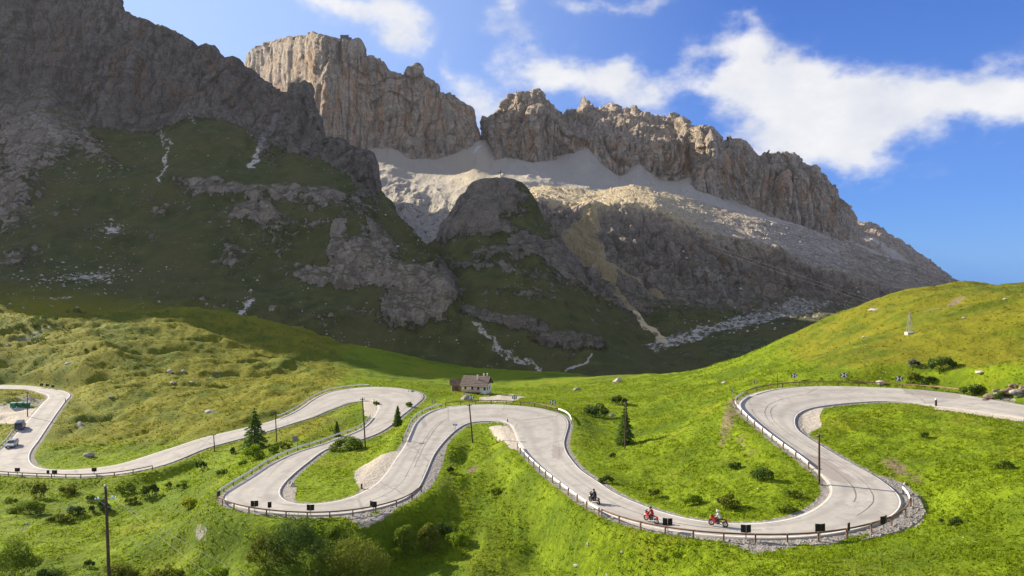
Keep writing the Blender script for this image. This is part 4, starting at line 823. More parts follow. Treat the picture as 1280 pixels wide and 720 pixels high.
def conifer(u, v, vtop, wpx, label):
    p = hit(u, v); pm = F / p.y; h = (v - vtop) / pm; w = wpx / pm / 2
    root = empty('spruce_tree', p); tag(root, label, 'tree', 'spruce trees on the meadow')
    bm = bmesh.new(); tube(bm, [(0, 0, -.3), (0, 0, h * .5), (0, 0, h)], [h * .03, h * .018, .01], 7); bmobj('trunk', bm, BARK, root)
    n = int(min(9000, max(700, wpx * (v - vtop) * 8))); t = rng.uniform(.04, 1, n) ** 1.1
    nw = 13; lev = np.round(t * nw + rng.normal(0, .14, n)) / nw; lev = np.clip(lev, .03, 1)
    ang = rng.uniform(0, 2 * PI, n); nb = 7
    ang = np.round(ang / (2 * PI) * nb + lev * 40) / nb * 2 * PI + rng.normal(0, .17, n)
    R = w * (1 - lev) ** .85 * (1 + .22 * np.sin(ang * 3 + lev * 30)) + .05; rr = R * rng.uniform(.1, 1.0, n) ** .6
    z = h * lev + (R - rr) * .25 - rr * .18 + rng.normal(0, .03 * h / 6, n)
    C = np.stack([np.cos(ang) * rr, np.sin(ang) * rr, np.clip(z, .05, h)], 1)
    V, Fc = leaf_quads(C, max(.15, 1.7 / pm), -.2); o = raw_mesh('crown', V, Fc, NEEDLE); o.parent = root
conifer(318,561,511,36,'tallest spruce, standing beside the left road below its upper bend')
conifer(497,532,508,13,'light green young spruce at the outer edge of the upper left bend')
conifer(421,545,527,10,'tiny sparse spruce in the grass island beside the upper left road')
conifer(781,556,508,27,'lone spruce with a long shadow on the right meadow')

# grass tufts over the nearer ground and loose stones on the gravel: nobody could count them
def scatter_idx(n, rows, weight):
    i = rng.integers(rows[0], rows[1], n); j = rng.integers(150, NC - 120, n)
    k = rng.uniform(size=n) < weight[i, j]; i, j = i[k], j[k]
    a, b = rng.uniform(size=len(i)), rng.uniform(size=len(i))
    u = gu[i, j] + a * (UU[1] - UU[0]); y = YY[i] * (YY[1] / YY[0]) ** b
    z = (gz[i, j] * (1 - a) + gz[i, np.minimum(j + 1, NC - 1)] * a) * (1 - b) + (gz[i + 1, j] * (1 - a) + gz[i + 1, np.minimum(j + 1, NC - 1)] * a) * b
    return (u - 640) / F * y, y, z, i, j
def row_of(y): return int(math.log(y / Y0) / math.log(Y1 / Y0) * (NR - 1))
clump = sstep(.42, .62, fbm(gx / 3.5, gy / 3.5, gx * 0, 4, 55))
wt = sstep(.25, .7, gd) * (1 - sstep(.3, .6, gravel)) * (.25 + .75 * clump) * (1 - .7 * dirt)
def tufts(name, n, rows, size, m, label, w):
    x, y, z, i, j = scatter_idx(n, rows, w); n = len(x); V = np.zeros((n, 3, 3, 3)); s = size * rng.uniform(.6, 1.5, n) * (.6 + .6 * y / 110)
    for k in range(3):
        a = rng.uniform(0, 2 * PI, n); lean = rng.normal(0, .7, n); ox, oy = rng.normal(0, .15, n), rng.normal(0, .15, n)
        V[:, k, 0] = np.stack([x + ox - np.cos(a) * s * .32, y + oy - np.sin(a) * s * .32, z - .05], 1)
        V[:, k, 1] = np.stack([x + ox + np.cos(a) * s * .32, y + oy + np.sin(a) * s * .32, z - .05], 1)
        V[:, k, 2] = np.stack([x + ox + lean * s, y + oy + rng.normal(0, .6, n) * s, z + s * .55], 1)
    o = raw_mesh(name, V.reshape(-1, 3), np.arange(n * 9).reshape(-1, 3), m); tag(o, label, 'grass', kind='stuff')
GRASS = leaf_material('grass_blades', (.125, .185, .006), (.27, .345, .012), .6)
GRASS2 = leaf_material('dry_grass_blades', (.14, .14, .008), (.23, .22, .014), .6)
lh = sstep(.2, .7, olive + .5 * (fbm(gx / 8, gy / 8, gx * 0, 4, 91) - .5))
tufts('grass_tufts', 230000, (row_of(48), row_of(270)), .26, GRASS, 'fresh green grass tufts on the meadow', wt * (1 - lh))
tufts('dry_grass_tufts', 110000, (row_of(110), row_of(360)), .26, GRASS2, 'olive grass tufts on the hillsides', wt * lh * (1 - .7 * (gu > 900)))
def stones(name, X, Y, Z, size, m, label, cat='stones'):
    n = len(X); base = np.array([(1, 0, 0), (-.9, .1, 0), (0, 1, .1), (.1, -1, 0), (0, 0, .8), (0, 0, -.6)]); Fc = np.array([(0, 2, 4), (2, 1, 4), (1, 3, 4), (3, 0, 4), (2, 0, 5), (1, 2, 5), (3, 1, 5), (0, 3, 5)])
    sc = size * np.exp(rng.normal(0, .45, n)); jit = base[None] * rng.uniform(.6, 1.3, (n, 6, 3)); a = rng.uniform(0, 2 * PI, n); c, s = np.cos(a)[:, None], np.sin(a)[:, None]
    V = jit * sc[:, None, None]; V = np.stack([V[..., 0] * c - V[..., 1] * s, V[..., 0] * s + V[..., 1] * c, V[..., 2]], -1) + np.stack([X, Y, Z], 1)[:, None]
    o = raw_mesh(name, V.reshape(-1, 3), (Fc[None] + np.arange(n)[:, None, None] * 6).reshape(-1, 3), m); tag(o, label, cat, kind='stuff'); return o
STONE = mat('grey_stone', (.24, .225, .205), .95, vary=.35, scale=.6); LIMESTONE = mat('pale_stone', (.44, .40, .34), .95, vary=.3, scale=2.5, bump=.5, bscale=4)
wg = np.where((gravel > .66) & (gd > .2), .4, 0) * (pale < .3)
X, Y, Z, _, _ = scatter_idx(260000, (row_of(55), row_of(160)), wg); stones('gravel_stones', X, Y, Z, .09, STONE, 'grey loose stones on the gravel banks beside the road')
# fallen blocks on the benches and slopes of the mountains
def on_grid(G, n, wfun):
    nr, nc = G.shape[:2]; i = rng.integers(0, nr, n); j = rng.integers(0, nc, n); p = G[i, j]; px = to_px(p); k = rng.uniform(size=n) < wfun(px[:, 0], px[:, 1]); return p[k]
p = on_grid(G3, 9000, lambda u, v: .9 * (np.abs(v - np.interp(u, [670, 800, 890, 1000, 1100, 1200], [243, 243, 272, 298, 332, 360])) < 13) * (u > 665) + .35 * blob(u, v, 930, 402, 130, 12, -12) + .1 * blob(u, v, 900, 350, 60, 20, 30))
stones('fallen_blocks', p[:, 0], p[:, 1], p[:, 2], .8, LIMESTONE, 'pale fallen blocks strewn over the sunlit rock shoulder')
p = on_grid(G1, 40000, lambda u, v: .5 * blob(u, v, 110, 345, 60, 16, -4) + .35 * blob(u, v, 140, 286, 26, 8, -12) + .5 * blob(u, v, 300, 390, 10, 40, 25) + .4 * blob(u, v, 255, 430, 34, 14, -10) + .15 * blob(u, v, 70, 170, 60, 40, 30) + .02 * ((v > 150) & (v < 470)))
stones('hillside_stones', p[:, 0], p[:, 1], p[:, 2], .55, LIMESTONE, 'pale stones scattered over the shaded mountain side')

# ------------------------------------------------------------------ boulders
def boulder(u, v, wpx, hpx, label, m=None, group='boulders lying in the grass', name='boulder'):
    wpx *= .9; hpx *= .85; p = hit(u, v); pm = F / p.y; w, h = wpx / pm / 2, hpx / pm
    bm = bmesh.new(); bmesh.ops.create_icosphere(bm, subdivisions=3, radius=1)
    sd_ = rng.uniform(0, 50, 3); co = np.array([q.co[:] for q in bm.verts])
    co = np.sign(co) * np.abs(co) ** .7; d = .5 + .75 * vnoise(co[:, 0] * 1.3 + sd_[0], co[:, 1] * 1.3 + sd_[1], co[:, 2] * 1.3 + sd_[2], 5) + .18 * vnoise(co[:, 0] * 4 + sd_[0], co[:, 1] * 4, co[:, 2] * 4, 6)
    for q, k in zip(bm.verts, d): q.co = Vector((q.co.x * w * .85 * k, q.co.y * w * .7 * k, q.co.z * h * .55 * k + h * .12))
    o = bmobj(name, bm, m or LIMESTONE); o.location = p - Vector((0, 0, .05)); o.rotation_euler = (0, 0, 0); tag(o, label, 'rock', group); return o
GREYROCK = mat('weathered_rock', (.24, .225, .20), .95, vary=.4, scale=1.5, bump=.6, bscale=3)
for b in [(111,570,18,9,'grey mossy boulder on the hillside above the lower left road',GREYROCK),(262,515,16,6,'wide pale boulder in the middle of the left hillside'),(139,496,9,4,'small white stone slab high on the left hillside near the upper road bend'),(142,515,6,3,'small pale stone below the white slab on the left hillside'),
          (216,479,9,4,'flat grey stone near the shadow edge of the left hillside'),(239,478,6,3,'small pale stone at the end of the furrow on the left hillside'),(85,455,9,4,'white stone at the top of the left hillside near the shaded hollow'),(212,465,11,6,'pale boulder at the shadow edge of the left hillside'),(229,464,7,4,'smaller pale boulder right of the one at the shadow edge'),
          (584,500,18,11,'dark boulder with a white top below the farmhouse',GREYROCK),(721,488,14,7,'brownish boulder beside the small track right of the house',GREYROCK),(772,478,14,10,'large pale boulder at the meadow edge right of the house'),(905,480,9,6,'pale boulder on the meadow left of the right upper bend'),
          (1225,467,16,5,'pale flat slab on the right hillside'),(1101,479,16,6,'pale stone beside the guard rail of the right upper bend'),(1205,398,6,4,'small white boulder on the upper right hill beside the path'),(1081,422,8,3,'pale flat stone on the right hill near its left shoulder'),(1256,374,6,3,'small pale stone near the top of the right hill'),
          (1093,388,16,4,'long pale stone on the skyline edge of the right hill'),(735,678,5,5,'small white stone in the steep grass below the front road'),(720,707,9,4,'grey flat stone at the foot of the steep grass slope'),(778,690,6,3,'small grey stone in the grass below the middle motorcycle'),(366,608,8,9,'white rubble block at the inner edge of the left lower hairpin'),(362,604,6,6,'small white rubble block behind the larger one at the inner left hairpin'),
          (513,490,12,5,'yellowish stone at the end of the upper left bend'),(765,520,10,5,'brown earth boulder between the dwarf pine and the lone spruce',GREYROCK),(29,662,6,4,'pale stone in the little stream bed at the left'),(33,655,5,4,'smaller pale stone higher in the little stream bed')]:
    boulder(*b)
out = empty('stone_outcrop', hit(1256, 496)); tag(out, 'brown and grey stone outcrop beside the right road', 'rock', None)
EARTH = mat('brown_rock_bank', (.21, .155, .105), .95, vary=.45, scale=1.2, bump=.6, bscale=3)
for (u, v, w, h) in [(1240,497,20,12),(1252,494,18,14),(1262,490,20,12),(1274,492,20,14),(1247,487,12,8),(1268,482,12,8),(1233,501,12,7),(1258,500,14,7),(1284,486,18,14)]:
    o = boulder(u, v, w * 1.25, h * .75, '', random.choice([GREYROCK, EARTH, EARTH]), name='rock'); 
    for k in ('label', 'category', 'group'):
        if k in o: del o[k]
    o.parent = out; o.location = o.location - out.location

# ================================================================== GUARD RAILS, POLES, SIGNS
WHITE_METAL = mat('galvanised_steel', (.80, .79, .76), .5, .0, .4, vary=.12, scale=.8); RUST = mat('rusty_brown_steel', (.20, .115, .07), .75, .2, .3, vary=.35, scale=.9); POSTM = mat('brown_post', (.17, .10, .065), .85, vary=.4, scale=3)
GREYM = mat('grey_steel', (.30, .30, .30), .5, .6); WOODM = mat('tarred_wood', (.085, .055, .038), .9, vary=.4, scale=3, bump=.4); BLACKM = mat('black_panel', (.012, .012, .013), .5); WHITEP = mat('white_panel', (.80, .80, .78), .5)
CONC = mat('concrete', (.50, .48, .44), .9, vary=.2, scale=2)
def resample(A, step):
    d = np.r_[0, np.cumsum(np.linalg.norm(np.diff(A, axis=0), axis=1))]; n = max(2, int(round(d[-1] / step)) + 1); t = np.linspace(0, d[-1], n)
    return np.stack([np.interp(t, d, A[:, k]) for k in range(3)], 1)
def guard_rail(side, p0, p1, railm, postm, label, spacing=3.2, off=.75, kind='beam'):
    A, B = (RL, RR) if side == 'L' else (RR, RL)
    i0, i1 = ridx(side, *p0), ridx(side, *p1); i0, i1 = min(i0, i1), max(i0, i1)
    d = (A - B); d[:, 2] = 0; d /= np.linalg.norm(d, axis=1)[:, None]; L_ = (A + d * off)[i0:i1 + 1]; dd = d[i0:i1 + 1]
    c = L_.mean(0); root = empty('guard_rail', c); tag(root, label, 'guard rail', 'guard rails along the road')
    pts = resample(L_, 1.0) - c
    t = np.gradient(pts, axis=0); t /= np.linalg.norm(t, axis=1)[:, None]; sgn = 1 if np.mean((np.cross(t, [0, 0, 1.])[: , :2] * resample(dd, 1e9)[0][:2]).sum(1)) > 0 else -1
    nn = np.cross(t, [0, 0, 1.]) * sgn                                # outward
    if kind == 'beam': prof = [(0, .44), (-.05, .49), (-.05, .55), (.02, .60), (-.05, .65), (-.05, .71), (0, .76), (.02, .76), (.04, .60), (.02, .44)]
    else: prof = [(-.05, .62), (-.05, .78), (.03, .80), (.05, .70), (.03, .62)]
    G = np.stack([pts + nn * a + np.array([0, 0, b]) for a, b in prof + prof[:1]], 1)
    o = grid_mesh('rail', G, None, railm, smooth=False); o.parent = root
    bm = bmesh.new(); box(bm, -.07, .07, -.06, .06, -.9, .80); me = bpy.data.meshes.new('post'); bmesh.ops.recalc_face_normals(bm, faces=bm.faces[:]); bm.to_mesh(me); bm.free(); me.materials.append(postm)
    pp = resample(L_, spacing) - c; td = np.gradient(pp, axis=0)
    for q, a in zip(pp, td):
        s = np.cross(a / np.linalg.norm(a), [0, 0, 1.]) * sgn * .10
        o = bpy.data.objects.new('post', me); col.objects.link(o); o.parent = root; o.location = q + s; o.rotation_euler = (0, 0, math.atan2(a[1], a[0]))
guard_rail('R', (651.7,559), (752,641), WHITE_METAL, POSTM, 'white steel guard rail on the grass side of the leg below the middle hairpin', 3.0)
guard_rail('R', (755,642.5), (1129.7,630), RUST, POSTM, 'brown rail on posts along the front road under the motorcycles', 3.1, kind='bar')
guard_rail('R', (1129.7,628), (1118,611), WHITE_METAL, POSTM, 'short white curved rail end at the outer edge of the lower right hairpin', 2.4)
guard_rail('R', (466,521), (278.5,621), WHITE_METAL, POSTM, 'long white steel guard rail outside the road down to the left lower hairpin', 3.4)
guard_rail('R', (278.8,624), (523,611), RUST, POSTM, 'brown rail on posts around the front of the left lower hairpin', 2.9, kind='bar')
guard_rail('L', (507,552), (556,508.5), WHITE_METAL, POSTM, 'white steel guard rail up the left side of the middle hairpin', 3.4)
guard_rail('L', (560,507.8), (693,514.5), RUST, POSTM, 'brown rail on posts around the top of the middle hairpin', 3.6, kind='bar')
guard_rail('L', (696,516), (711.4,531), WHITE_METAL, POSTM, 'short white guard rail at the right shoulder of the middle hairpin', 3.4)
guard_rail('L', (347,523.5), (463,483.6), WHITE_METAL, POSTM, 'white guard rail above the upper left road casting a line of shadow', 3.6)
guard_rail('R', (-36,581), (190,584), RUST, POSTM, 'dark brown rail on posts along the far left lower road', 3.4, kind='bar')
guard_rail('R', (-8,566), (25,537), WHITE_METAL, POSTM, 'white guard rail beside the silver car at the far left', 3.6)
guard_rail('L', (1019,588), (934,494), WHITE_METAL, POSTM, 'white guard rail down the outer side of the right upper bend', 3.4)
guard_rail('L', (938,493), (1205,493), RUST, POSTM, 'brown rail on posts around the top of the right upper bend', 3.6, kind='bar')

def pole(ub, vb, ut, vt, label, y=None, r=.13, arm=True, ground_off=0):
    b = hit(ub, vb) if y is None else Vector(Q(ub, vb, y)); t = Vector(Q(ut, vt, b.y)); root = empty('utility_pole', b); tag(root, label, 'pole', 'wooden utility poles')
    d = t - b; bm = bmesh.new(); tube(bm, [(0, 0, -.5), d * .5, d], [r * 1.15, r, r * .8], 8); bmobj('shaft', bm, WOODM, root)
    if arm:
        bm = bmesh.new(); box(bm, -.45, .45, -.05, .05, -.05, .05); o = bmobj('crossarm', bm, WOODM, root); o.location = d * .965; o.rotation_euler = (0, 0, .5)
        for sx in (-.38, .38):
            bm = bmesh.new(); tube(bm, [(0, 0, 0), (0, 0, .12), (0, 0, .16)], [.04, .04, .02], 8); k = bmobj('insulator', bm, GREYM, root); k.location = d * .965 + Vector((sx * math.cos(.5), sx * math.sin(.5), .05))
    return b, t
pole(457,561,453,497,'tall leaning wooden pole rising behind the long bush'); pole(591,553,586.5,505,'leaning wooden pole inside the middle hairpin'); pole(346,553,344,514,'wooden pole right of the tallest spruce',r=.11)
pole(268.5,565,267,543,'short wooden pole beside the left road',r=.11); pole(781,561,783,502,'wooden pole standing in front of the lone spruce'); pole(1024,605,1024,543,'wooden pole inside the right lower bend'); pole(34.5,521,34,489,'pole beside the green recycling bins',r=.12)
pole(972,484,972,468,'thin pale pole behind the right upper bend',r=.06,arm=False); pole(82,503,81.5,498,'short marker post at the outer edge of the far left bend',r=.1,arm=False)
# the big pole in front
bp = hit(137, 738); tp = Vector(Q(132, 608, bp.y)); root = empty('utility_pole', bp); tag(root, 'big dark wooden pole in the foreground at the left with white insulators', 'pole', 'wooden utility poles')
bm = bmesh.new(); d = tp - bp; tube(bm, [(0, 0, -.6), d * .5, d], [.22, .19, .155], 12); bmobj('shaft', bm, WOODM, root)
GLASSB = mat('pale_blue_glass', (.55, .72, .80), .2, spec=.6)
for nm, off, m_, rr in (('insulator', (-.1, 0, .12), WHITEP, .15), ('insulator', (.22, 0, -.12), WHITEP, .10), ('insulator', (-.95, .1, -1.55), GLASSB, .16), ('insulator', (.95, -.1, -1.35), GLASSB, .16), ('insulator', (-1.35, .1, -1.62), GLASSB, .13), ('insulator', (1.3, -.1, -1.40), GLASSB, .12)):
    bm = bmesh.new(); tube(bm, [(0, 0, -rr), (0, 0, -.3 * rr), (0, 0, .3 * rr), (0, 0, rr)], [rr * .5, rr, rr * .8, rr * .3], 10); o = bmobj(nm, bm, m_, root, True); o.location = d + Vector(off)
bm = bmesh.new(); tube(bm, [d + Vector((-1.45, .1, -1.7)), d + Vector((1.4, -.1, -1.5))], .035, 6); bmobj('bracket', bm, GREYM, root)
bm = bmesh.new(); tube(bm, [d + Vector((-.6, 0, -2.0)), d + Vector((.9, 0, -2.9))], .04, 6); bmobj('brace', bm, GREYM, root)
WIRE = mat('wire', (.20, .20, .19), .7, .2)
def wire(pts, label, r=.011, group='overhead wires', cat='cable', sag=0.0, name='wire'):
    a = [Vector(q) for q in pts]; P2 = []
    for k in range(len(a) - 1):
        n = 18
        for i in range(n + (k == len(a) - 2)):
            t = i / n; q = a[k].lerp(a[k + 1], t); q.z -= 4 * sag * t * (1 - t); P2.append(q)
    bm = bmesh.new(); tube(bm, [q - P2[0] for q in P2], r, 5); o = bmobj(name, bm, WIRE, None, True); o.location = P2[0]; tag(o, label, cat, group)
wire([tp + Vector((-1.3, .1, -1.55)), Q(-120, 668, 84)], 'upper thin wire running from the big pole out of the picture to the left', sag=.8)
wire([tp + Vector((-.95, .1, -1.5)), Q(-120, 692, 80)], 'lower thin wire running from the big pole out of the picture to the left', sag=.9)
wire([tp + Vector((.95, -.1, -1.3)), Q(340, 735, 62)], 'upper thin wire running from the big pole down over the dark slope', sag=.5)
wire([tp + Vector((1.3, -.1, -1.35)), Q(300, 742, 60)], 'lower thin wire running from the big pole down over the dark slope', sag=.6)

def chevron_sign(u, v, yaw, label, panels=2, front=False, w=.5, h=.78, z0=.75, group='chevron bend signs'):
    p = hit(u, v); root = empty('chevron_sign', p, yaw); tag(root, label, 'road sign', group)
    for i in range(panels):
        s = (i - (panels - 1) / 2) * 2
        M = Matrix.Translation((s * w * .52, 0, z0 + h / 2)) @ Matrix.Rotation(s * .22, 4, 'Z')
        bm = bmesh.new(); box(bm, -w / 2, w / 2, -.02, .02, -h / 2, h / 2, M); pn = bmobj('panel', bm, BLACKM, root)
        # white chevron strips on the side towards the road (-y when the face looks at the camera)
        bm = bmesh.new(); f = 1 if (s <= 0) else -1
        for sg in (-1, 1):
            q = [(-.46 * w * f, -.045, sg * .5 * h), (.10 * w * f, -.045, sg * .5 * h), (.47 * w * f, -.045, 0), (-.06 * w * f, -.045, 0)]
            vs = [bm.verts.new(M @ Vector((a, (b if front else -b), c * .94))) for a, b, c in q]; vs2 = [bm.verts.new(M @ Vector((a, (b if front else -b) * .5, c * .94))) for a, b, c in q]
            bm.faces.new(vs); bm.faces.new(vs2[::-1])
            for k in range(4): bm.faces.new((vs[k], vs2[k], vs2[(k + 1) % 4], vs[(k + 1) % 4]))
        bmobj('chevron', bm, WHITEP, pn)
    for sx in ((-.05, .05) if panels == 2 else (0,)):
        bm = bmesh.new(); tube(bm, [(sx, .05, -.3), (sx, .05, z0 + h * .9)], .03, 6); bmobj('post', bm, GREYM, root)
for a in [(318,640,.1,'double black-backed bend sign, leftmost of the three on the front of the left hairpin'),(337,641.5,.25,'single dark bend sign, second from the left on the left hairpin',1),(388,645,0,'double dark bend sign in the middle of the left hairpin front'),(466.5,641,-.3,'dark bend sign at the right end of the left hairpin, above the gravel bank'),
          (273.5,627,1.2,'bend sign seen edge-on at the far left tip of the left lower hairpin',1),(834.5,666,-.15,'double dark bend sign just right of the middle motorcycle'),(932.5,675,-.05,'double dark bend sign to the right of the rightmost motorcycle'),(1025.5,674,.05,'double dark bend sign on the front of the right lower hairpin'),
          (1061,673,.7,'single dark bend sign right of the double one on the right lower hairpin',1),(1105,664,.5,'dark bend sign near the turn of the right lower hairpin'),(1142,641,1.0,'small dark bend sign at the gravel edge of the right lower hairpin',1),
          (21.5,594,.1,'dark bend sign, leftmost on the far left lower road'),(60,597,.2,'single dark bend sign, left one of the close pair on the far left road',1),(68,597,.1,'double dark bend sign, right one of the close pair on the far left road'),(117.5,594,0,'dark bend sign furthest right on the far left lower road'),
          (52,485,.5,'tiny dark bend sign, left one at the far left upper bend'),(59,485.5,.4,'tiny dark bend sign, middle one at the far left upper bend'),(66,487,.3,'tiny dark bend sign, right one at the far left upper bend')]:
    u_, v_, yaw, lab = a[:4]; chevron_sign(u_, v_, yaw, lab, a[4] if len(a) > 4 else 2)
for a in [(542,506,.3,'black and white chevron sign left of the middle hairpin top',1),(589,501,.1,'chevron sign behind the dark boulder at the middle hairpin top',2),(643,501,0,'chevron sign on the gravel at the middle hairpin top',2),(691,508,-.2,'black and white chevron sign at the right shoulder of the middle hairpin',2),
          (916,494,.5,'small chevron sign at the left edge of the right upper bend',1),(944,483,.4,'pale chevron sign above the left part of the right upper bend',1),(993,475,.2,'white and black chevron sign above the right upper bend',2),(1055,474,0,'crossed double chevron sign above the middle of the right upper bend',2),(1124,479,-.1,'crossed double chevron sign at the right end of the upper bend',2)]:
    chevron_sign(a[0], a[1] + 2, a[2], a[3], a[4], True, .62 if a[0] > 980 else .55, .85)
# other signs and markers
def plain_sign(u, v, wm, hm, z0, m, label, posts=1, yaw=0.0, mark=None):
    p = hit(u, v); root = empty('road_sign', p, yaw); tag(root, label, 'road sign')
    bm = bmesh.new(); box(bm, -wm / 2, wm / 2, -.02, .02, z0, z0 + hm); pn = bmobj('panel', bm, m, root)
    if mark:
        bm = bmesh.new(); box(bm, -wm * .3, wm * .3, -.045, -.022, z0 + hm * .3, z0 + hm * .7); bmobj('arrow', bm, mark, pn)
    for sx in ([0] if posts == 1 else [-wm * .4, wm * .4]):
        bm = bmesh.new(); tube(bm, [(sx, .04, -.3), (sx, .04, z0 + hm * .9)], .035, 6); bmobj('post', bm, GREYM, root)
BLUEM = mat('blue_panel', (.02, .10, .38), .5)
plain_sign(569, 541, .75, .32, 1.35, BLUEM, 'small blue arrow sign inside the left of the middle hairpin', mark=WHITEP); plain_sign(369, 558, 1.1, 1.1, .9, mat('grey_board', (.20, .22, .19), .7), 'grey rectangular board on two posts above the left guard rail', 2)
def marker(u, v, h, m, label, cap=None, r=.12):
    p = hit(u, v); root = empty('marker_post', p); tag(root, label, 'post')
    bm = bmesh.new(); tube(bm, [(0, 0, -.2), (0, 0, h * .8)], [r, r * .9], 8); bmobj('body', bm, m, root)
    bm = bmesh.new(); tube(bm, [(0, 0, h * .8), (0, 0, h)], [r * .95, r * .7], 8); bmobj('cap', bm, cap or m, root)
marker(1170, 508, 1.3, BLACKM, 'black roadside marker with white top inside the right upper bend', WHITEP, .16); marker(452, 611, .75, POSTM, 'short dark marker at the gravel edge of the left hairpin', BLACKM, .16); marker(467.5, 501.5, .7, GREYM, 'small grey marker on the inner tip of the upper left bend', WHITEP); marker(634.5, 528, .7, POSTM, 'small dark marker on the inner tip of the middle hairpin')

# ================================================================== POWER PYLON, CROSS, STATION, CABLES
p = hit(1137, 418); root = empty('power_pylon', p); tag(root, 'small grey lattice pylon on a pale concrete base on the right hill', 'pylon'); hh = 27 / (F / p.y)
bm = bmesh.new(); box(bm, -.8, .8, -.6, .6, -.4, .45); bmobj('base', bm, CONC, root)
bm = bmesh.new()
for sx, sy in ((-1, -1), (1, -1), (1, 1), (-1, 1)): tube(bm, [(sx * .45, sy * .45, .3), (sx * .12, sy * .12, hh)], .035, 5)
for k in range(7):
    z = .4 + (hh - .6) * k / 7; z2 = .4 + (hh - .6) * (k + 1) / 7; w0 = .45 - .33 * (k / 7); w1 = .45 - .33 * ((k + 1) / 7)
    for a, b in (((-w0, -w0, z), (w1, -w1, z2)), ((w0, -w0, z), (-w1, -w1, z2)), ((-w0, w0, z), (-w1, -w1, z2)), ((w0, -w0, z), (w1, w1, z2))): tube(bm, [a, b], .025, 4)
bmobj('lattice', bm, GREYM, root); bm = bmesh.new(); tube(bm, [(-.7, 0, hh * .95), (.7, 0, hh * .95)], .05, 5); bmobj('crossarm', bm, GREYM, root)
def ray_top(u, v, names):
    pass
c0 = Vector(Q(626, 224, 481)); root = empty('summit_cross', c0); tag(root, 'small dark cross on top of the bare rock dome', 'cross')
bm = bmesh.new(); box(bm, -.22, .22, -.22, .22, -5, 6.6); bmobj('upright', bm, WOODM, root); bm = bmesh.new(); box(bm, -1.8, 1.8, -.18, .18, 4.3, 4.7); bmobj('crossbeam', bm, WOODM, root)
st = Vector(Q(431, 50, 1014)); root = empty('cable_car_station', st); tag(root, 'small dark cable car station on the rim of the rock mesa', 'building'); SM = mat('dark_cladding', (.10, .11, .11), .8)
bm = bmesh.new(); box(bm, -6, 5, -3, 4, -3, 6, ); bmobj('hall', bm, SM, root); bm = bmesh.new(); box(bm, 5, 10, -2, 3, -3, 3.5); bmobj('annex', bm, SM, root); bm = bmesh.new()
vs = [bm.verts.new(q) for q in ((-6.6, -3.5, 6), (5.6, -3.5, 6), (5.6, 4.5, 7.2), (-6.6, 4.5, 7.2), (-6.6, -3.5, 6.5), (5.6, -3.5, 6.5), (5.6, 4.5, 8.6), (-6.6, 4.5, 8.6))]
for q in ((0, 3, 2, 1), (4, 5, 6, 7), (0, 1, 5, 4), (1, 2, 6, 5), (2, 3, 7, 6), (3, 0, 4, 7)): bm.faces.new([vs[i] for i in q])
bmobj('roof', bm, GREYM, root); bm = bmesh.new(); tube(bm, [(-4, 0, 6), (-4, 0, 11)], .2, 5); tube(bm, [(3, 1, 7), (3, 1, 10)], .2, 5); bmobj('mast', bm, GREYM, root)
CABM = mat('steel_cable', (.20, .18, .16), .5, .3)
def cable(off, label):
    K = [(434, 49, 1003), (480, 84, 960), (535, 124, 905), (590, 161, 850), (650, 200, 790), (710, 236, 720), (770, 264, 640), (840, 290, 560), (910, 314, 480), (980, 338, 410), (1040, 358, 355), (1095, 377, 310), (1160, 400, 265)]
    bm = bmesh.new(); a = [Vector(Q(u, v + off, y)) for u, v, y in K]; tube(bm, [q - a[0] for q in a], [.035 * q.y / 700 + .006 for q in a], 5); o = bmobj('cable', bm, CABM, None, True); o.location = a[0]; tag(o, label, 'cable', 'cable car cables')
cable(0, 'upper of the two long cables hanging from the mesa station down to the right'); cable(4.5, 'lower of the two long cables hanging from the mesa station down to the right')

# ================================================================== FARMHOUSE
WALLW = mat('white_plaster', (.84, .81, .75), .9, vary=.08, scale=1.5); ROOFB = mat('brown_shingle', (.20, .155, .125), .9, vary=.35, scale=2.5, bump=.6, bscale=6); WOODD = mat('dark_timber', (.07, .042, .03), .9, vary=.3, scale=3); GLASS = mat('window_glass', (.03, .035, .045), .15, spec=.6); PINKW = mat('reddish_balcony_wood', (.58, .40, .32), .8, vary=.2, scale=3); STONEW = mat('stone_base', (.42, .39, .34), .95, vary=.3, scale=2)
hp = hit(596, 491.5); pm = F / hp.y; yaw = math.radians(-14)
house = empty('farmhouse', hp - Vector((0, 0, .3)), yaw); tag(house, 'white farmhouse with brown roof at the foot of the dark mountain', 'house')
Lh, Dh, Hh = 31 / pm / 2, 3.0, 13.5 / pm; rz = Hh + 2.3
bm = bmesh.new(); box(bm, -Lh, Lh, -Dh, Dh, -1.0, Hh); 
for sx in (-1, 1):
    pass
bmobj('wall', bm, WALLW, house)
bm = bmesh.new(); box(bm, -Lh - .04, Lh + .04, -Dh - .04, Dh + .04, -1.2, Hh * .16); bmobj('stone_base', bm, STONEW, house)
for sx in (-1, 1):
    bm = bmesh.new(); x0, x1 = sx * (Lh - .10), sx * (Lh + .03)
    a = [bm.verts.new((x, y, z)) for x in (x0, x1) for y, z in ((-Dh, Hh + .003), (Dh, Hh + .003), (0, rz - .1))]
    bm.faces.new(a[:3]); bm.faces.new(a[3:]); 
    for i in range(3): bm.faces.new((a[i], a[(i + 1) % 3], a[3 + (i + 1) % 3], a[3 + i]))
    bmobj('gable', bm, WOODD, house)
nroof = 7
roof = empty('roof'); roof.parent = house
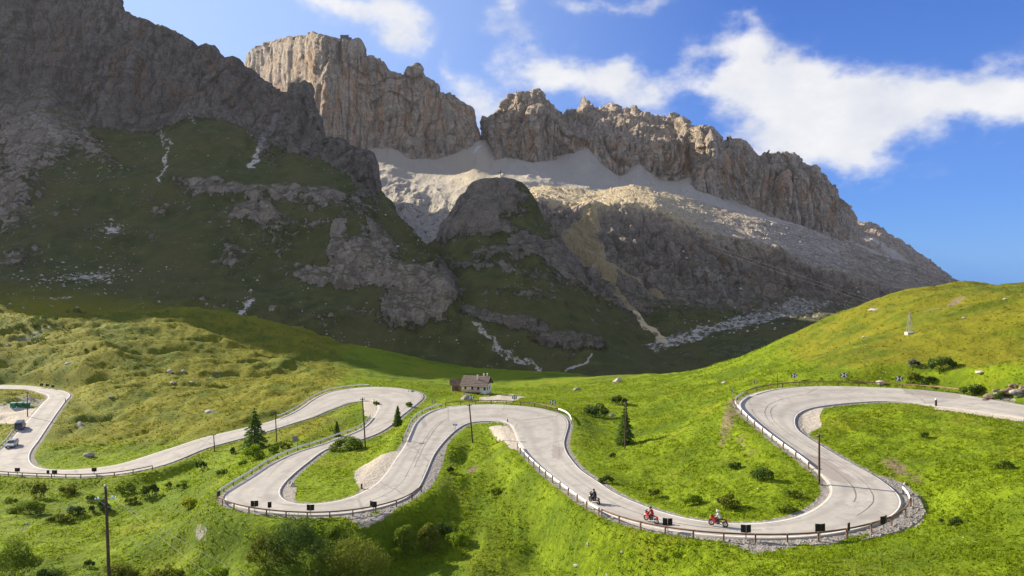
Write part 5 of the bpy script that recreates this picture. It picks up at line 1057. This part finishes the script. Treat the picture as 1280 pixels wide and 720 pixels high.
for sy in (-1, 1):
    for k in range(nroof):      # shingle courses, each lapping the next
        t0, t1 = k / nroof, (k + 1) / nroof + .02; y0, y1 = (Dh + .7) * (1 - t0), (Dh + .7) * (1 - min(t1, 1)); sl = (rz + .1 - (Hh - .45)) ; z0 = Hh - .45 + sl * t0; z1 = Hh - .45 + sl * min(t1, 1)
        bm = bmesh.new(); vs = [bm.verts.new(q) for q in ((-Lh - .6, sy * y0, z0), (Lh + .6, sy * y0, z0), (Lh + .6, sy * y1, z1), (-Lh - .6, sy * y1, z1), (-Lh - .6, sy * y0, z0 + .16), (Lh + .6, sy * y0, z0 + .16), (Lh + .6, sy * y1, z1 + .06), (-Lh - .6, sy * y1, z1 + .06))]
        for q in ((0, 3, 2, 1), (4, 5, 6, 7), (0, 1, 5, 4), (1, 2, 6, 5), (2, 3, 7, 6), (3, 0, 4, 7)): bm.faces.new([vs[i] for i in q])
        bmobj('shingle_course', bm, ROOFB, roof)
for cx, cy, hz in ((.6, -1.2, 1.1), (2.2, .5, 1.25), (3.4, .4, 1.45)):
    bm = bmesh.new(); box(bm, cx - .16, cx + .16, cy - .16, cy + .16, rz - 1.2, rz + hz - .6); box(bm, cx - .22, cx + .22, cy - .22, cy + .22, rz + hz - .6, rz + hz - .45); bmobj('chimney', bm, WALLW, house)
def window(x, y, z, w, h, ax):
    bm = bmesh.new()
    if ax == 'y': box(bm, x - w / 2, x + w / 2, y - .06, y + .02, z, z + h); box(bm, x - w / 2 - .1, x + w / 2 + .1, y - .12, y, z - .1, z - .003)
    else: box(bm, x - .02, x + .06, y - w / 2, y + w / 2, z, z + h)
    f = bmobj('window', bm, WOODD, house); bm = bmesh.new()
    if ax == 'y': box(bm, x - w / 2 + .08, x + w / 2 - .08, y - .08, y - .05, z + .08, z + h - .08)
    else: box(bm, x + .05, x + .08, y - w / 2 + .08, y + w / 2 - .08, z + .08, z + h - .08)
    bmobj('pane', bm, GLASS, f)
for x in (-2.9, -.6, 1.4, 3.5): window(x, -Dh, Hh * .60, .65, .8, 'y')
for x in (-2.6, -.2, 2.6): window(x, -Dh - .04, .05 + Hh * .05, .7, .6, 'y')
for y in (-1.4, .9): window(Lh, y, Hh * .52, .8, .9, 'x')
bm = bmesh.new(); box(bm, 1.0, 1.8, -Dh - .12, -Dh - .05, -.3, 1.5); dr = bmobj('door', bm, WOODD, house)
bm = bmesh.new(); box(bm, -Lh - .1, 2.2, -Dh - 1.0, -Dh - .045, Hh * .34, Hh * .39); bmobj('balcony_floor', bm, WOODD, house)
bm = bmesh.new()
for i in range(34): x = -Lh + (2.1 + Lh) * i / 33; box(bm, x - .07, x + .07, -Dh - 1.0, -Dh - .95, Hh * .39, Hh * .39 + .75)
box(bm, -Lh - .1, 2.2, -Dh - 1.03, -Dh - .92, Hh * .39 + .75, Hh * .39 + .85); bmobj('balcony_railing', bm, PINKW, house)
sp = hit(570, 489); shed = empty('shed', sp, math.radians(8)); tag(shed, 'weathered brown timber shed left of the farmhouse', 'shed'); OLDW = mat('weathered_timber', (.15, .105, .08), .95, vary=.5, scale=2)
bm = bmesh.new(); box(bm, -1.5, 1.7, -1.4, 1.4, -.6, 2.6); bmobj('wall', bm, OLDW, shed)
for sy in (-1, 1):
    bm = bmesh.new(); vs = [bm.verts.new(q) for q in ((-2.1, sy * 2.0, 2.3), (2.1, sy * 2.0, 2.3), (2.1, 0, 3.9), (-2.1, 0, 3.9), (-2.1, sy * 2.0, 2.45), (2.1, sy * 2.0, 2.45), (2.1, 0, 4.05), (-2.1, 0, 4.05))]
    for q in ((0, 3, 2, 1), (4, 5, 6, 7), (0, 1, 5, 4), (1, 2, 6, 5), (2, 3, 7, 6), (3, 0, 4, 7)): bm.faces.new([vs[i] for i in q])
    bmobj('roof', bm, OLDW, shed)
bm = bmesh.new(); box(bm, -.5, .5, -1.46, -1.405, -.2, 1.8); bmobj('door', bm, WOODD, shed)

# ================================================================== VEHICLES
RUBBER = mat('tyre_rubber', (.02, .02, .02), .8); CHROME = mat('bare_metal', (.45, .45, .45), .3, .9); REDP = mat('red_paint', (.42, .015, .012), .3, spec=.5); BLACKP = mat('black_paint', (.018, .018, .02), .3, spec=.5); SEATM = mat('black_leather', (.02, .02, .02), .6)
SILVER = mat('silver_paint', (.48, .50, .52), .3, .4, .5); NAVY = mat('dark_blue_paint', (.04, .07, .14), .35, spec=.5); TINT = mat('tinted_glass', (.02, .025, .03), .1, spec=.7); LAMPM = mat('lamp_glass', (.75, .75, .70), .15, spec=.6); REDL = mat('red_lamp', (.35, .01, .01), .3)
def ring(bm, c, R, r, axis='y', n=22, m=8):
    vs = [[None] * m for _ in range(n)]
    for i in range(n):
        a = 2 * PI * i / n
        for j in range(m):
            b = 2 * PI * j / m; q = R + r * math.cos(b)
            vs[i][j] = bm.verts.new((c[0] + q * math.cos(a), c[1] + r * 1.2 * math.sin(b), c[2] + q * math.sin(a)))
    for i in range(n):
        for j in range(m): bm.faces.new((vs[i][j], vs[(i + 1) % n][j], vs[(i + 1) % n][(j + 1) % m], vs[i][(j + 1) % m]))
def disc(bm, c, R, w, n=18):
    f = [[bm.verts.new((c[0] + R * math.cos(2 * PI * i / n), c[1] + s * w / 2, c[2] + R * math.sin(2 * PI * i / n))) for i in range(n)] for s in (-1, 1)]
    bm.faces.new(f[0]); bm.faces.new(f[1][::-1])
    for i in range(n): bm.faces.new((f[0][i], f[0][(i + 1) % n], f[1][(i + 1) % n], f[1][i]))
def motorcycle(p, yaw, paint, label, faired=True, lean=0.0):
    root = empty('motorcycle', p, yaw); root.rotation_euler = (lean, 0, yaw); tag(root, label, 'motorcycle', 'motorcycles riding up the road')
    for x in (.72, -.70):
        bm = bmesh.new(); ring(bm, (x, 0, .32), .25, .07); w = bmobj('wheel', bm, RUBBER, root, True)
        bm = bmesh.new(); ring(bm, (x, 0, .32), .20, .018, m=6); 
        for k in range(5): a = 2 * PI * k / 5; tube(bm, [(x, 0, .32), (x + .2 * math.cos(a), 0, .32 + .2 * math.sin(a))], .014, 5)
        disc(bm, (x, 0, .32), .05, .12); bmobj('rim', bm, CHROME, w)
        bm = bmesh.new(); disc(bm, (x, .075, .32), .13, .01); bmobj('brake_disc', bm, CHROME, w)
    bm = bmesh.new()
    for sy in (-.1, .1): tube(bm, [(.72, sy, .32), (.50, sy, .92)], [.03, .035], 6)
    bmobj('fork', bm, CHROME, root)
    bm = bmesh.new()
    for sy in (-.11, .11): tube(bm, [(.48, sy * .5, .86), (.2, sy, .70), (-.25, sy, .55), (-.70, sy, .33)], .03, 6)
    bmobj('frame', bm, BLACKP, root)
    bm = bmesh.new(); ellipsoid(bm, (.08, 0, .40), (.27, .19, .20)); box(bm, -.18, .28, -.14, .14, .28, .5); bmobj('engine', bm, GREYM, root)
    bm = bmesh.new(); ellipsoid(bm, (.16, 0, .80), (.28, .16, .15)); bmobj('fuel_tank', bm, paint, root, True)
    bm = bmesh.new(); vs = ellipsoid(bm, (-.28, 0, .80), (.36, .15, .07)); bmobj('seat', bm, SEATM, root, True)
    bm = bmesh.new(); ellipsoid(bm, (-.66, 0, .80), (.22, .10, .08)); box(bm, -.92, -.72, -.06, .06, .62, .80); bmobj('tail', bm, paint, root, True)
    bm = bmesh.new(); tube(bm, [(-.02, .17, .30), (-.4, .2, .32), (-.85, .2, .48)], [.035, .05, .06], 8); bmobj('exhaust', bm, CHROME, root)
    bm = bmesh.new(); tube(bm, [(.40, -.36, 1.02), (.46, -.12, .99), (.46, .12, .99), (.40, .36, 1.02)], .018, 6); bmobj('handlebar', bm, BLACKP, root)
    bm = bmesh.new(); vs = []
    for sy in (-1, 1):
        a = [bm.verts.new((x, sy * y, z)) for x, y, z in ((.86, .02, .92), (.70, .17, 1.04), (.42, .22, .98), (.20, .24, .62), (.30, .22, .32), (.52, .16, .45), (.66, .12, .70))]
        bm.faces.new(a if sy > 0 else a[::-1]); vs.append(a)
    for k in (0, 5, 6): bm.faces.new((vs[0][k], vs[0][(k + 1) % 7], vs[1][(k + 1) % 7], vs[1][k]))
    fr = bmobj('fairing', bm, paint if faired else BLACKP, root)
    bm = bmesh.new(); a = [bm.verts.new(q) for q in ((.74, -.14, 1.03), (.74, .14, 1.03), (.56, .12, 1.28), (.56, -.12, 1.28), (.80, 0, 1.02), (.60, 0, 1.31))]
    bm.faces.new((a[0], a[4], a[5], a[3])); bm.faces.new((a[4], a[1], a[2], a[5])); ws = bmobj('windscreen', bm, TINT, root)
    sm_ = ws.modifiers.new('t', 'SOLIDIFY'); sm_.thickness = .006
    bm = bmesh.new(); ellipsoid(bm, (.84, 0, .86), (.05, .10, .07)); bmobj('headlight', bm, LAMPM, root, True)
    for sy in (-1, 1):
        bm = bmesh.new(); tube(bm, [(.50, sy * .2, 1.08), (.52, sy * .36, 1.22)], .008, 5); ellipsoid(bm, (.52, sy * .38, 1.24), (.015, .07, .045)); bmobj('mirror', bm, BLACKP, root)
    bm = bmesh.new(); a = 14
    pts = [(.72 + .36 * math.cos(math.radians(q)), 0, .32 + .36 * math.sin(math.radians(q))) for q in range(40, 151, 15)]; tube(bm, pts, .05, 5); bmobj('mudguard', bm, paint, root)
    return root
def rider(p, yaw, jacket, trousers, helmet, label, lean=0.0):
    root = empty('person', p, yaw); root.rotation_euler = (lean, 0, yaw); tag(root, label, 'person', 'motorcycle riders')
    J = {}; V = []; E = []; Rr = []
    def a(n, co, r, parent=None):
        J[n] = len(V); V.append(co); Rr.append(r)
        if parent: E.append((J[parent], J[n]))
    a('pel', (-.22, 0, .93), .15); a('sp', (-.14, 0, 1.10), .145, 'pel'); a('ch', (-.02, 0, 1.29), .165, 'sp'); a('nk', (.05, 0, 1.44), .07, 'ch'); a('hd', (.09, 0, 1.54), .09, 'nk')
    for s, t in ((1, 'L'), (-1, 'R')):
        a('sh' + t, (0, s * .19, 1.36), .075, 'ch'); a('el' + t, (.17, s * .31, 1.14), .055, 'sh' + t); a('wr' + t, (.36, s * .33, 1.05), .035, 'el' + t); a('pm' + t, (.41, s * .325, 1.045), .032, 'wr' + t)
        for f in range(4): a('f%d' % f + t, (.455, s * (.295 + .02 * f), 1.05 - .004 * abs(f - 1.5)), .010, 'pm' + t); a('g%d' % f + t, (.455 + .012, s * (.295 + .02 * f), 1.02), .009, 'f%d' % f + t)
        a('th' + t, (.40, s * .285, 1.015), .011, 'pm' + t)
        a('hp' + t, (-.18, s * .11, .88), .11, 'pel'); a('kn' + t, (.20, s * .22, .76), .078, 'hp' + t); a('an' + t, (-.06, s * .20, .36), .05, 'kn' + t); a('to' + t, (.12, s * .21, .32), .04, 'an' + t)
    me = bpy.data.meshes.new('body'); me.from_pydata(V, E, []); o = bpy.data.objects.new('body_rig', me); col.objects.link(o)
    sk = o.modifiers.new('s', 'SKIN'); sl = me.skin_vertices[0].data
    for i, r in enumerate(Rr): sl[i].radius = (r, r); sl[i].use_root = (i == 0)
    o.modifiers.new('u', 'SUBSURF').levels = 1
    dg = bpy.context.evaluated_depsgraph_get(); m2 = bpy.data.meshes.new_from_object(o.evaluated_get(dg)); bpy.data.objects.remove(o)
    m2.name = 'body'; m2.materials.clear()
    for k in (jacket, trousers, SEATM): m2.materials.append(k)
    for f in m2.polygons:
        f.use_smooth = True; c = f.center; f.material_index = 0 if c.z > 1.0 - .1 * (c.x < -.05) else (2 if c.z < .48 else 1)
        if abs(c.y) > .26 and c.x > .36: f.material_index = 2
    b = bpy.data.objects.new('body', m2); col.objects.link(b); b.parent = root
    bm = bmesh.new(); ellipsoid(bm, (.10, 0, 1.62), (.155, .125, .145), seg=16, rings=12); h = bmobj('helmet', bm, helmet, root, True)
    bm = bmesh.new(); ellipsoid(bm, (.155, 0, 1.625), (.115, .105, .062)); bmobj('visor', bm, TINT, h, True)
def on_road(u, v):
    r = hit(u, v); i = int(np.argmin((RC[:, 0] - r.x) ** 2 + (RC[:, 1] - r.y) ** 2)); t = RC[min(i + 3, len(RC) - 1)] - RC[max(i - 3, 0)]
    z = float(RC[i, 2]); q = P(u, v, z); return Vector((q[0], q[1], z + .005)), math.atan2(t[1], t[0])
DJ = mat('black_riding_suit', (.025, .025, .028), .7); RJ = mat('red_jacket', (.40, .02, .02), .6); GJ = mat('light_grey_jacket', (.50, .50, .48), .7); WH = mat('white_helmet', (.7, .7, .68), .3)
q, yw = on_road(743, 629); motorcycle(q, yw + PI + .25, BLACKP, 'dark motorcycle, furthest up the road of the three', False, 0); rider(q, yw + PI + .25, DJ, DJ, BLACKP, 'rider in black on the dark leading motorcycle')
q, yw = on_road(814, 653); motorcycle(q, yw + PI, REDP, 'red motorcycle in the middle beside the double bend sign'); rider(q, yw + PI, RJ, DJ, BLACKP, 'rider in a red jacket on the middle motorcycle')
q, yw = on_road(898, 658); motorcycle(q, yw + PI, REDP, 'dark red motorcycle, rightmost of the three'); rider(q, yw + PI, GJ, DJ, WH, 'rider in a light grey jacket on the rightmost motorcycle')

def car(p, yaw, paint, label, cat, L=4.3, W=1.8, H=1.6, van=False, name='parked_car'):
    root = empty(name, p, yaw); tag(root, label, cat)
    def shell(bm, prof, w0, w1, zsplit):
        n = len(prof); a = [[bm.verts.new((x, s * (w0 if z < zsplit else w1), z)) for x, z in prof] for s in (-1, 1)]
        bm.faces.new(a[0]); bm.faces.new(a[1][::-1])
        for i in range(n): bm.faces.new((a[0][i], a[0][(i + 1) % n], a[1][(i + 1) % n], a[1][i]))
    hL = L / 2
    if not van:
        body = [(-hL, .35), (-hL, .85), (-hL + .15, 1.0), (-hL + .4, H - .12), (-hL + .9, H), (.3, H), (.95, 1.05), (hL - .25, .88), (hL, .7), (hL, .35)]; gl = [(-hL + .32, 1.03), (-hL + .5, H - .16), (-hL + .95, H - .08), (.26, H - .08), (.86, 1.05)]
    else:
        body = [(-hL, .35), (-hL, H - .1), (-hL + .15, H), (hL - 1.2, H), (hL - .55, 1.25), (hL - .1, 1.0), (hL, .7), (hL, .35)]; gl = [(hL - 2.0, 1.25), (hL - 2.0, H - .25), (hL - 1.2, H - .2), (hL - .7, 1.28)]
    bm = bmesh.new(); shell(bm, body, W / 2, W / 2 * .86, 1.02); bmobj('body', bm, paint, root, bevel=.05)
    bm = bmesh.new(); shell(bm, gl, W / 2 * .88 + .02, W / 2 * .88 + .02, 9); bmobj('side_window', bm, TINT, root)
    if not van:
        bm = bmesh.new(); a = [bm.verts.new(k) for k in ((.985, -W * .38, 1.08), (.985, W * .38, 1.08), (.40, W * .34, H - .05), (.40, -W * .34, H - .05))]; bm.faces.new(a)
    else:
        bm = bmesh.new(); a = [bm.verts.new(k) for k in ((hL - .52, -W * .4, 1.30), (hL - .52, W * .4, 1.30), (hL - 1.12, W * .37, H - .08), (hL - 1.12, -W * .37, H - .08))]; bm.faces.new(a)
    w_ = bmobj('windscreen', bm, TINT, root); w_.modifiers.new('t', 'SOLIDIFY').thickness = -.03
    bm = bmesh.new(); box(bm, -hL - .02, -hL + .03, -W * .36, W * .36, 1.05 if not van else 1.2, H - .3); bmobj('rear_window', bm, TINT, root)
    for sx in (-1, 1):
        for sy in (-1, 1):
            bm = bmesh.new(); disc(bm, (sx * L * .30, sy * (W / 2 - .1), .33), .33, .22, 20); w = bmobj('wheel', bm, RUBBER, root); bm = bmesh.new(); disc(bm, (sx * L * .30, sy * (W / 2 + .015), .33), .19, .02, 14); bmobj('rim', bm, CHROME, w)
    for sy in (-1, 1):
        bm = bmesh.new(); box(bm, hL - .12, hL + .03, sy * W * .36 - .17, sy * W * .36 + .17, .66, .82); bmobj('headlight', bm, LAMPM, root)
        bm = bmesh.new(); box(bm, -hL - .03, -hL + .05, sy * W * .42 - .08, sy * W * .42 + .08, .75, 1.0); bmobj('tail_light', bm, REDL, root)
        bm = bmesh.new(); box(bm, .75, .92, sy * (W / 2 + .02), sy * (W / 2 + .2), 1.0, 1.13); bmobj('mirror', bm, paint, root)
    bm = bmesh.new(); box(bm, hL - .05, hL + .06, -W * .47, W * .47, .34, .55); bmobj('bumper', bm, BLACKP, root)
q, yw = on_road(15, 558); car(q, yw, SILVER, 'silver car driving down the far left road', 'car', name='car')
q, yw = on_road(25, 536); car(q, yw + PI, NAVY, 'dark blue van on the far left road behind the silver car', 'van', 4.8, 1.95, 2.15, True, name='van')
GREENP = mat('green_plastic', (.01, .17, .075), .5); LIDM = mat('pale_lid', (.40, .52, .46), .5)
for u_, lab in ((17, 'leftmost of the three green recycling bins'), (25.5, 'middle one of the three green recycling bins'), (33.5, 'rightmost of the three green recycling bins')):
    p = hit(u_, 509); root = empty('recycling_bin', p, .1); tag(root, lab, 'bin', 'green recycling bins'); bm = bmesh.new(); v8 = box(bm, -.68, .68, -.55, .55, .12, 1.3)
    for k in v8[4:]: k.co.x *= 1.1; k.co.y *= 1.15
    bmobj('body', bm, GREENP, root); bm = bmesh.new(); v8 = box(bm, -.78, .78, -.66, .66, 1.303, 1.55)
    for k in v8[4:]: k.co.y *= .5
    bmobj('lid', bm, LIDM, root)
    for sx in (-.6, .6):
        bm = bmesh.new(); disc(bm, (sx, -.4, .09), .1, .08, 10); bmobj('wheel', bm, RUBBER, root)

# ================================================================== HAZE: one closed box of pale air round the camera and the whole place
bm = bmesh.new(); box(bm, -3200, 3200, -400, 2600, -130, 640)
hz = bmobj('haze', bm, None); hm = bpy.data.materials.new('thin_air'); hm.use_nodes = True; nt = hm.node_tree; nt.nodes.clear()
pv = nt.nodes.new('ShaderNodeVolumePrincipled'); pv.inputs['Color'].default_value = (.92, .95, 1.0, 1); pv.inputs['Density'].default_value = HAZE; pv.inputs['Anisotropy'].default_value = .2
mo = nt.nodes.new('ShaderNodeOutputMaterial'); nt.links.new(pv.outputs[0], mo.inputs['Volume']); hz.data.materials.append(hm)
tag(hz, 'thin pale mountain air between the eye and the far cliffs', 'haze', kind='stuff')
scene.cycles.volume_bounces = 0
